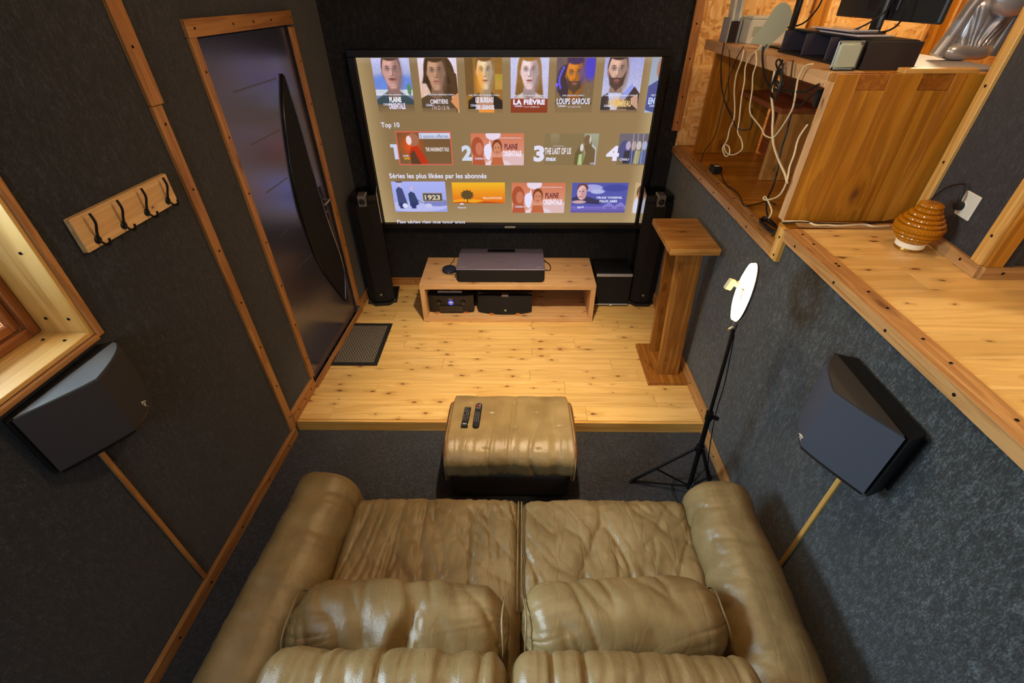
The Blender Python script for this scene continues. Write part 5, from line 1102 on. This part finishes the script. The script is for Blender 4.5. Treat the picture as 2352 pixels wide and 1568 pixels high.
softbox('head_disc', SF, (2.135, -1.47, z0_ + .222), (.082, .05, .062), (.08, .045, .06), None, .01, fg, rot=(0, .12, 0))
# amber lamp
lp = thing('amber_glass_lamp', 'ribbed amber glass table lamp on the mezzanine floor below the socket', 'lamp', (1.765, -2.035, 1.5))
AG, nt, p, N, L = mat('amber_glass'); p.inputs['Base Color'].default_value = S(208, 132, 12); p.inputs['Roughness'].default_value = .22; p.inputs['Transmission Weight'].default_value = .4; p.inputs['IOR'].default_value = 1.3; p.inputs['Coat Weight'].default_value = .4
base = [(.050, .030), (.052, .040), (.058, .046)]
prof = [(.050, .034), (.056, .040)]
for (r_b, za, zb_) in ((.062, .042, .054), (.076, .056, .070), (.086, .072, .088), (.090, .090, .112), (.082, .114, .128), (.071, .130, .144), (.059, .146, .162), (.047, .164, .182), (.043, .184, .198)):
    prof += [(r_b - .007, za), (r_b - .001, za + .003), (r_b, (za + zb_) / 2), (r_b - .001, zb_ - .003), (r_b - .007, zb_)]
prof += [(.030, .201)]
bm = bmesh.new(); n = 96; rings = []
for r, z in prof: rings.append([bm.verts.new(((r + .0012 * (k % 2)) * math.cos(2 * PI * k / n), (r + .0012 * (k % 2)) * math.sin(2 * PI * k / n), z)) for k in range(n)])
for i in range(len(rings) - 1):
    for k in range(n): bm.faces.new((rings[i][k], rings[i][(k + 1) % n], rings[i + 1][(k + 1) % n], rings[i + 1][k]))
bm.faces.new(rings[-1])
mesh_obj('glass_shade', bm_mesh(bm), AG, lp, False)
mesh_obj('white_collar', lathe_mesh([(.050, .012), (.053, .014), (.054, .034), (.050, .036)], 40), plain('lamp_white', (226, 216, 196), .4, emit=(255, 220, 160), es=.15), lp, False)
mesh_obj('foot', lathe_mesh([(.046, 0), (.051, .003), (.050, .012)], 40), plain('brass', (190, 140, 60), .3, metal=.9), lp, False)
# socket and plug on the partition
sk = thing('wall_socket', 'cream wall socket plate on the dark partition above the amber lamp', 'socket', pw(.265, 1.70, 0))
o = board('plate', WHITEP, pw(.265, 1.652, .005), pw(.265, 1.748, .005), .088, .009, PN, sk, .003)
q = pw(.245, 1.690, .0095); mesh_obj('socket_ring', lathe_mesh([(.022, 0), (.022, .002), (.018, .003)], 28), WHITEP, sk, True, q, Vector((PN.x, PN.y, 0)).to_track_quat('Z', 'Y').to_euler())
pg = thing('power_plug', 'black power plug with its cord in the cream wall socket', 'plug', pw(.245, 1.69, .02))
cyl('plug_body', BLACK, pw(.245, 1.690, .0125), pw(.245, 1.690, .035), .018, pg, 20, .014)
tube('cord', BLACK, [pw(.245, 1.690, .030), pw(.244, 1.715, .036), pw(.232, 1.755, .03), pw(.20, 1.765, .02), pw(.12, 1.72, .02), pw(.06, 1.62, .02), pw(.07, 1.53, .025)], .0032, pg)
tube('plug_neck', BLACK, [pw(.245, 1.695, .028), pw(.245, 1.725, .034), pw(.24, 1.745, .032)], [.008 - .0003 * k for k in range(11)], pg, 8)
# adapter on the ledge
ad = thing('power_adapter', 'black plug-in power adapter lying on the ledge under the desk', 'adapter', (1.425, -.64, 1.395))
box('body', BLACK, (1.395, 1.455), (-.695, -.61), (1.3955, 1.435), ad, .004); box('sticker', WHITEP, (1.412, 1.445), (-.665, -.635), (1.4352, 1.4358), ad, 0)
# cables
WC = plain('white_cable', (222, 200, 158), .5); BC = plain('black_cable', (20, 18, 20), .45)
CB = {
'k1': [(1.335, -0.536, 2.133), (1.335, -0.552, 2.044), (1.335, -0.645, 1.926), (1.335, -0.793, 1.835), (1.335, -0.939, 1.79), (1.335, -1.034, 1.758), (1.335, -1.167, 1.782), (1.335, -1.2, 1.814), (1.335, -1.145, 1.884)],
'k2': [(1.335, -0.643, 2.107), (1.335, -0.721, 2.023), (1.335, -0.743, 1.964), (1.335, -0.82, 1.88), (1.335, -0.815, 1.839), (1.335, -0.923, 1.811)],
'k3': [(1.335, -0.847, 2.14), (1.335, -0.781, 2.053), (1.335, -0.754, 1.934), (1.335, -0.759, 1.829), (1.335, -0.765, 1.72), (1.335, -0.748, 1.636), (1.335, -0.641, 1.524), (1.335, -0.633, 1.453)],
'w1': [(1.335, -0.847, 2.125), (1.335, -0.854, 2.076), (1.335, -0.834, 1.999), (1.335, -0.861, 1.926), (1.335, -0.921, 1.858), (1.335, -0.959, 1.794), (1.335, -0.936, 1.732), (1.335, -0.943, 1.675), (1.335, -0.913, 1.632), (1.335, -0.919, 1.608), (1.335, -0.984, 1.59), (1.335, -1.024, 1.619), (1.335, -0.989, 1.648), (1.335, -0.921, 1.639), (1.335, -0.967, 1.612), (1.335, -1.05, 1.617), (1.335, -1.121, 1.645), (1.335, -1.17, 1.683), (1.335, -1.13, 1.72), (1.335, -1.057, 1.743), (1.335, -1.034, 1.801), (1.335, -0.984, 1.908), (1.335, -0.966, 1.987), (1.335, -0.929, 2.048), (1.335, -0.955, 2.107), (1.335, -1.027, 2.141), (1.335, -1.05, 2.16)],
'w3': [(1.335, -1.014, 2.133), (1.335, -1.059, 2.084), (1.335, -1.057, 2.028), (1.335, -1.098, 1.963), (1.335, -1.121, 1.894), (1.335, -1.16, 1.858), (1.335, -1.286, 1.832), (1.335, -1.332, 1.821), (1.335, -1.382, 1.804), (1.335, -1.462, 1.812), (1.335, -1.502, 1.846), (1.335, -1.542, 1.914), (1.335, -1.559, 1.968), (1.335, -1.538, 2.031), (1.335, -1.524, 2.077), (1.335, -1.547, 2.126), (1.335, -1.6, 2.14)],
'w4': [(1.335, -1.292, 2.075), (1.335, -1.308, 2.022), (1.335, -1.341, 1.968), (1.335, -1.401, 1.912), (1.335, -1.449, 1.84), (1.335, -1.508, 1.785), (1.335, -1.599, 1.74), (1.335, -1.689, 1.705), (1.335, -1.731, 1.677)],
'k4': [(1.335, -1.079, 2.159), (1.335, -1.113, 2.103), (1.335, -1.203, 2.034), (1.335, -1.314, 2.003), (1.335, -1.476, 2.019), (1.335, -1.603, 2.036), (1.335, -1.697, 2.078)],
'k5': [(1.335, -1.332, 2.126), (1.335, -1.303, 2.06), (1.335, -1.349, 2.021), (1.335, -1.39, 2.021), (1.335, -1.409, 2.037), (1.335, -1.331, 2.076), (1.335, -1.274, 2.107), (1.335, -1.293, 2.125), (1.335, -1.349, 2.103), (1.335, -1.381, 2.032), (1.335, -1.343, 2.04)],
'w5': [(1.335, -1.726, 1.928), (1.335, -1.695, 1.865), (1.335, -1.706, 1.797), (1.335, -1.704, 1.744), (1.335, -1.723, 1.681), (1.335, -1.701, 1.609), (1.335, -1.611, 1.554), (1.335, -1.572, 1.547), (1.335, -1.588, 1.561), (1.335, -1.683, 1.528), (1.335, -1.68, 1.488)],
'k6': [(1.335, -1.544, 1.977), (1.335, -1.559, 1.911), (1.335, -1.57, 1.848), (1.335, -1.573, 1.775), (1.335, -1.6, 1.698), (1.335, -1.61, 1.622), (1.335, -1.597, 1.549), (1.335, -1.639, 1.495), (1.335, -1.706, 1.476)],
'k7': [(1.445, -0.70, 1.405), (1.43, -0.783, 1.4), (1.407, -0.931, 1.4), (1.419, -1.014, 1.4), (1.416, -1.12, 1.4), (1.382, -1.279, 1.4), (1.448, -1.267, 1.4), (1.537, -1.219, 1.4), (1.569, -1.266, 1.4)],
'w6': [(1.345, -1.766, 1.508), (1.383, -1.768, 1.508), (1.442, -1.792, 1.516), (1.468, -1.83, 1.516), (1.523, -1.83, 1.516), (1.571, -1.838, 1.516), (1.694, -1.825, 1.516), (1.728, -1.845, 1.516), (1.80, -1.84, 1.516)],
'k8': [(1.335, -1.793, 1.508), (1.40, -1.80, 1.518), (1.499, -1.812, 1.518), (1.595, -1.822, 1.518), (1.74, -1.815, 1.518), (1.87, -1.79, 1.53), (1.90, -1.83, 1.56)],
}
LBL = {'k1': ('leftmost black cable hanging in front of the desk with a wide bottom loop', .0036), 'k2': ('short thin black cable behind the leftmost one at the desk', .0024), 'k3': ('thin black cable crossing the left of the desk and dropping to the ledge', .0028),
 'w1': ('cream cable making a small coil loop at its lowest point under the desk', .0042), 'w3': ('cream cable sagging in zigzags across the middle of the desk opening', .0042), 'w4': ('thick straight white cable dropping to the right desk panel', .0058),
 'k4': ('thick black cable curving right below the desk top', .0055), 'k5': ('bundled black cable hanging in tight loops from the desk edge', .0045), 'w5': ('cream cable emerging beside the right panel edge down to the ledge', .0042),
 'k6': ('long black cable twisting down to the tangle at the ledge corner', .0042), 'k7': ('black adapter cord snaking over the ledge floor', .0036), 'w6': ('cream cable lying along the foot of the desk side panel', .0048), 'k8': ('thin black cable behind the cream one at the foot of the desk panel', .0032)}
for i, (k, v) in enumerate(CB.items()):
    v = [Vector(q) for q in v]
    if k[0] in 'wk' and k not in ('k7', 'w6', 'k8'): v = [q + Vector((-.006 - .003 * (i % 3), 0, 0)) for q in v]
    lb, r = LBL[k]
    if k == 'k5': bm = None
    o = tube('cable', WC if k[0] == 'w' else BC, v, r, None, 6, 4); tag(o, lb, 'cable', 'cables hanging from the desk')
# extra loops of the bundle and the tangle on the ledge
rnd = random.Random(3)
def coil(cx, cy, cz, rx, ry, rz, n, sd, tilt=0):
    q = []; rn = random.Random(sd)
    for k in range(n * 7):
        a = 2 * PI * k / 7; q.append((cx + rx * (.6 + .5 * rn.random()) * math.cos(a), cy + ry * (.6 + .5 * rn.random()) * math.sin(a), cz + rz * (rn.random() - .2 + math.sin(a) * tilt)))
    return q
o = tube('cable_tangle', BC, coil(1.385, -1.60, 1.412, .032, .10, .018, 6, 5), .0036, None, 5, 3); tag(o, 'tangled coil of black cable on the ledge corner below the desk panel', 'cable')
q = []
for k in range(30):
    a = 2 * PI * k / 6.3; q.append((1.318 + .004 * (k % 3), -1.35 + .040 * math.cos(a) + .01 * math.sin(k), 2.03 + .062 * math.sin(a)))
o = tube('cable_tangle', BC, q, .0034, None, 5, 3); tag(o, 'coiled bundle of black cable hanging at the middle of the desk edge', 'cable')
o = tube('cable', BC, [(1.33, -1.42, 2.135), (1.328, -1.46, 2.06), (1.328, -1.53, 2.0), (1.33, -1.60, 1.98), (1.335, -1.66, 2.03), (1.34, -1.69, 2.06)], .0038, None, 6, 4); tag(o, 'short black cable arching towards the top right of the desk opening', 'cable', 'cables hanging from the desk')
ad2 = box('charger_brick', BLACK, (1.345, 1.40), (-1.695, -1.66), (1.99, 2.055), None, .006, 2); tag(ad2, 'small dark charger brick stuck at the inner corner of the desk panel', 'charger')
for i, v in enumerate(([(1.76, -1.30, 2.36), (1.70, -1.34, 2.30), (1.62, -1.30, 2.24), (1.55, -1.22, 2.236)], [(1.73, -1.42, 2.42), (1.72, -1.46, 2.30), (1.70, -1.44, 2.25), (1.68, -1.34, 2.236), (1.60, -1.20, 2.24)], [(1.62, -.95, 2.44), (1.60, -.98, 2.33), (1.56, -.95, 2.25), (1.50, -.86, 2.22), (1.44, -.88, 2.16), (1.38, -.98, 2.128)])):
    o = tube('cable', BC, v, .004, None, 6, 4); tag(o, ['black cable slanting across behind the wide monitor stand', 'black cable curving under the wide monitor to the right', 'black cable looping over the sage panel beside the slim post'][i], 'cable')
o = tube('earphone_wire', plain('thin_wire', (110, 104, 100), .6), [(1.331, -.60, 1.40), (1.325, -.56, 1.33), (1.33, -.42, 1.22), (1.33, -.36, 1.14), (1.33, -.30, 1.22), (1.332, -.22, 1.30), (1.334, -.20, 1.345)], .0011, None, 4, 5); tag(o, 'very thin loose wire hanging over the ledge edge on the grey wall', 'wire')
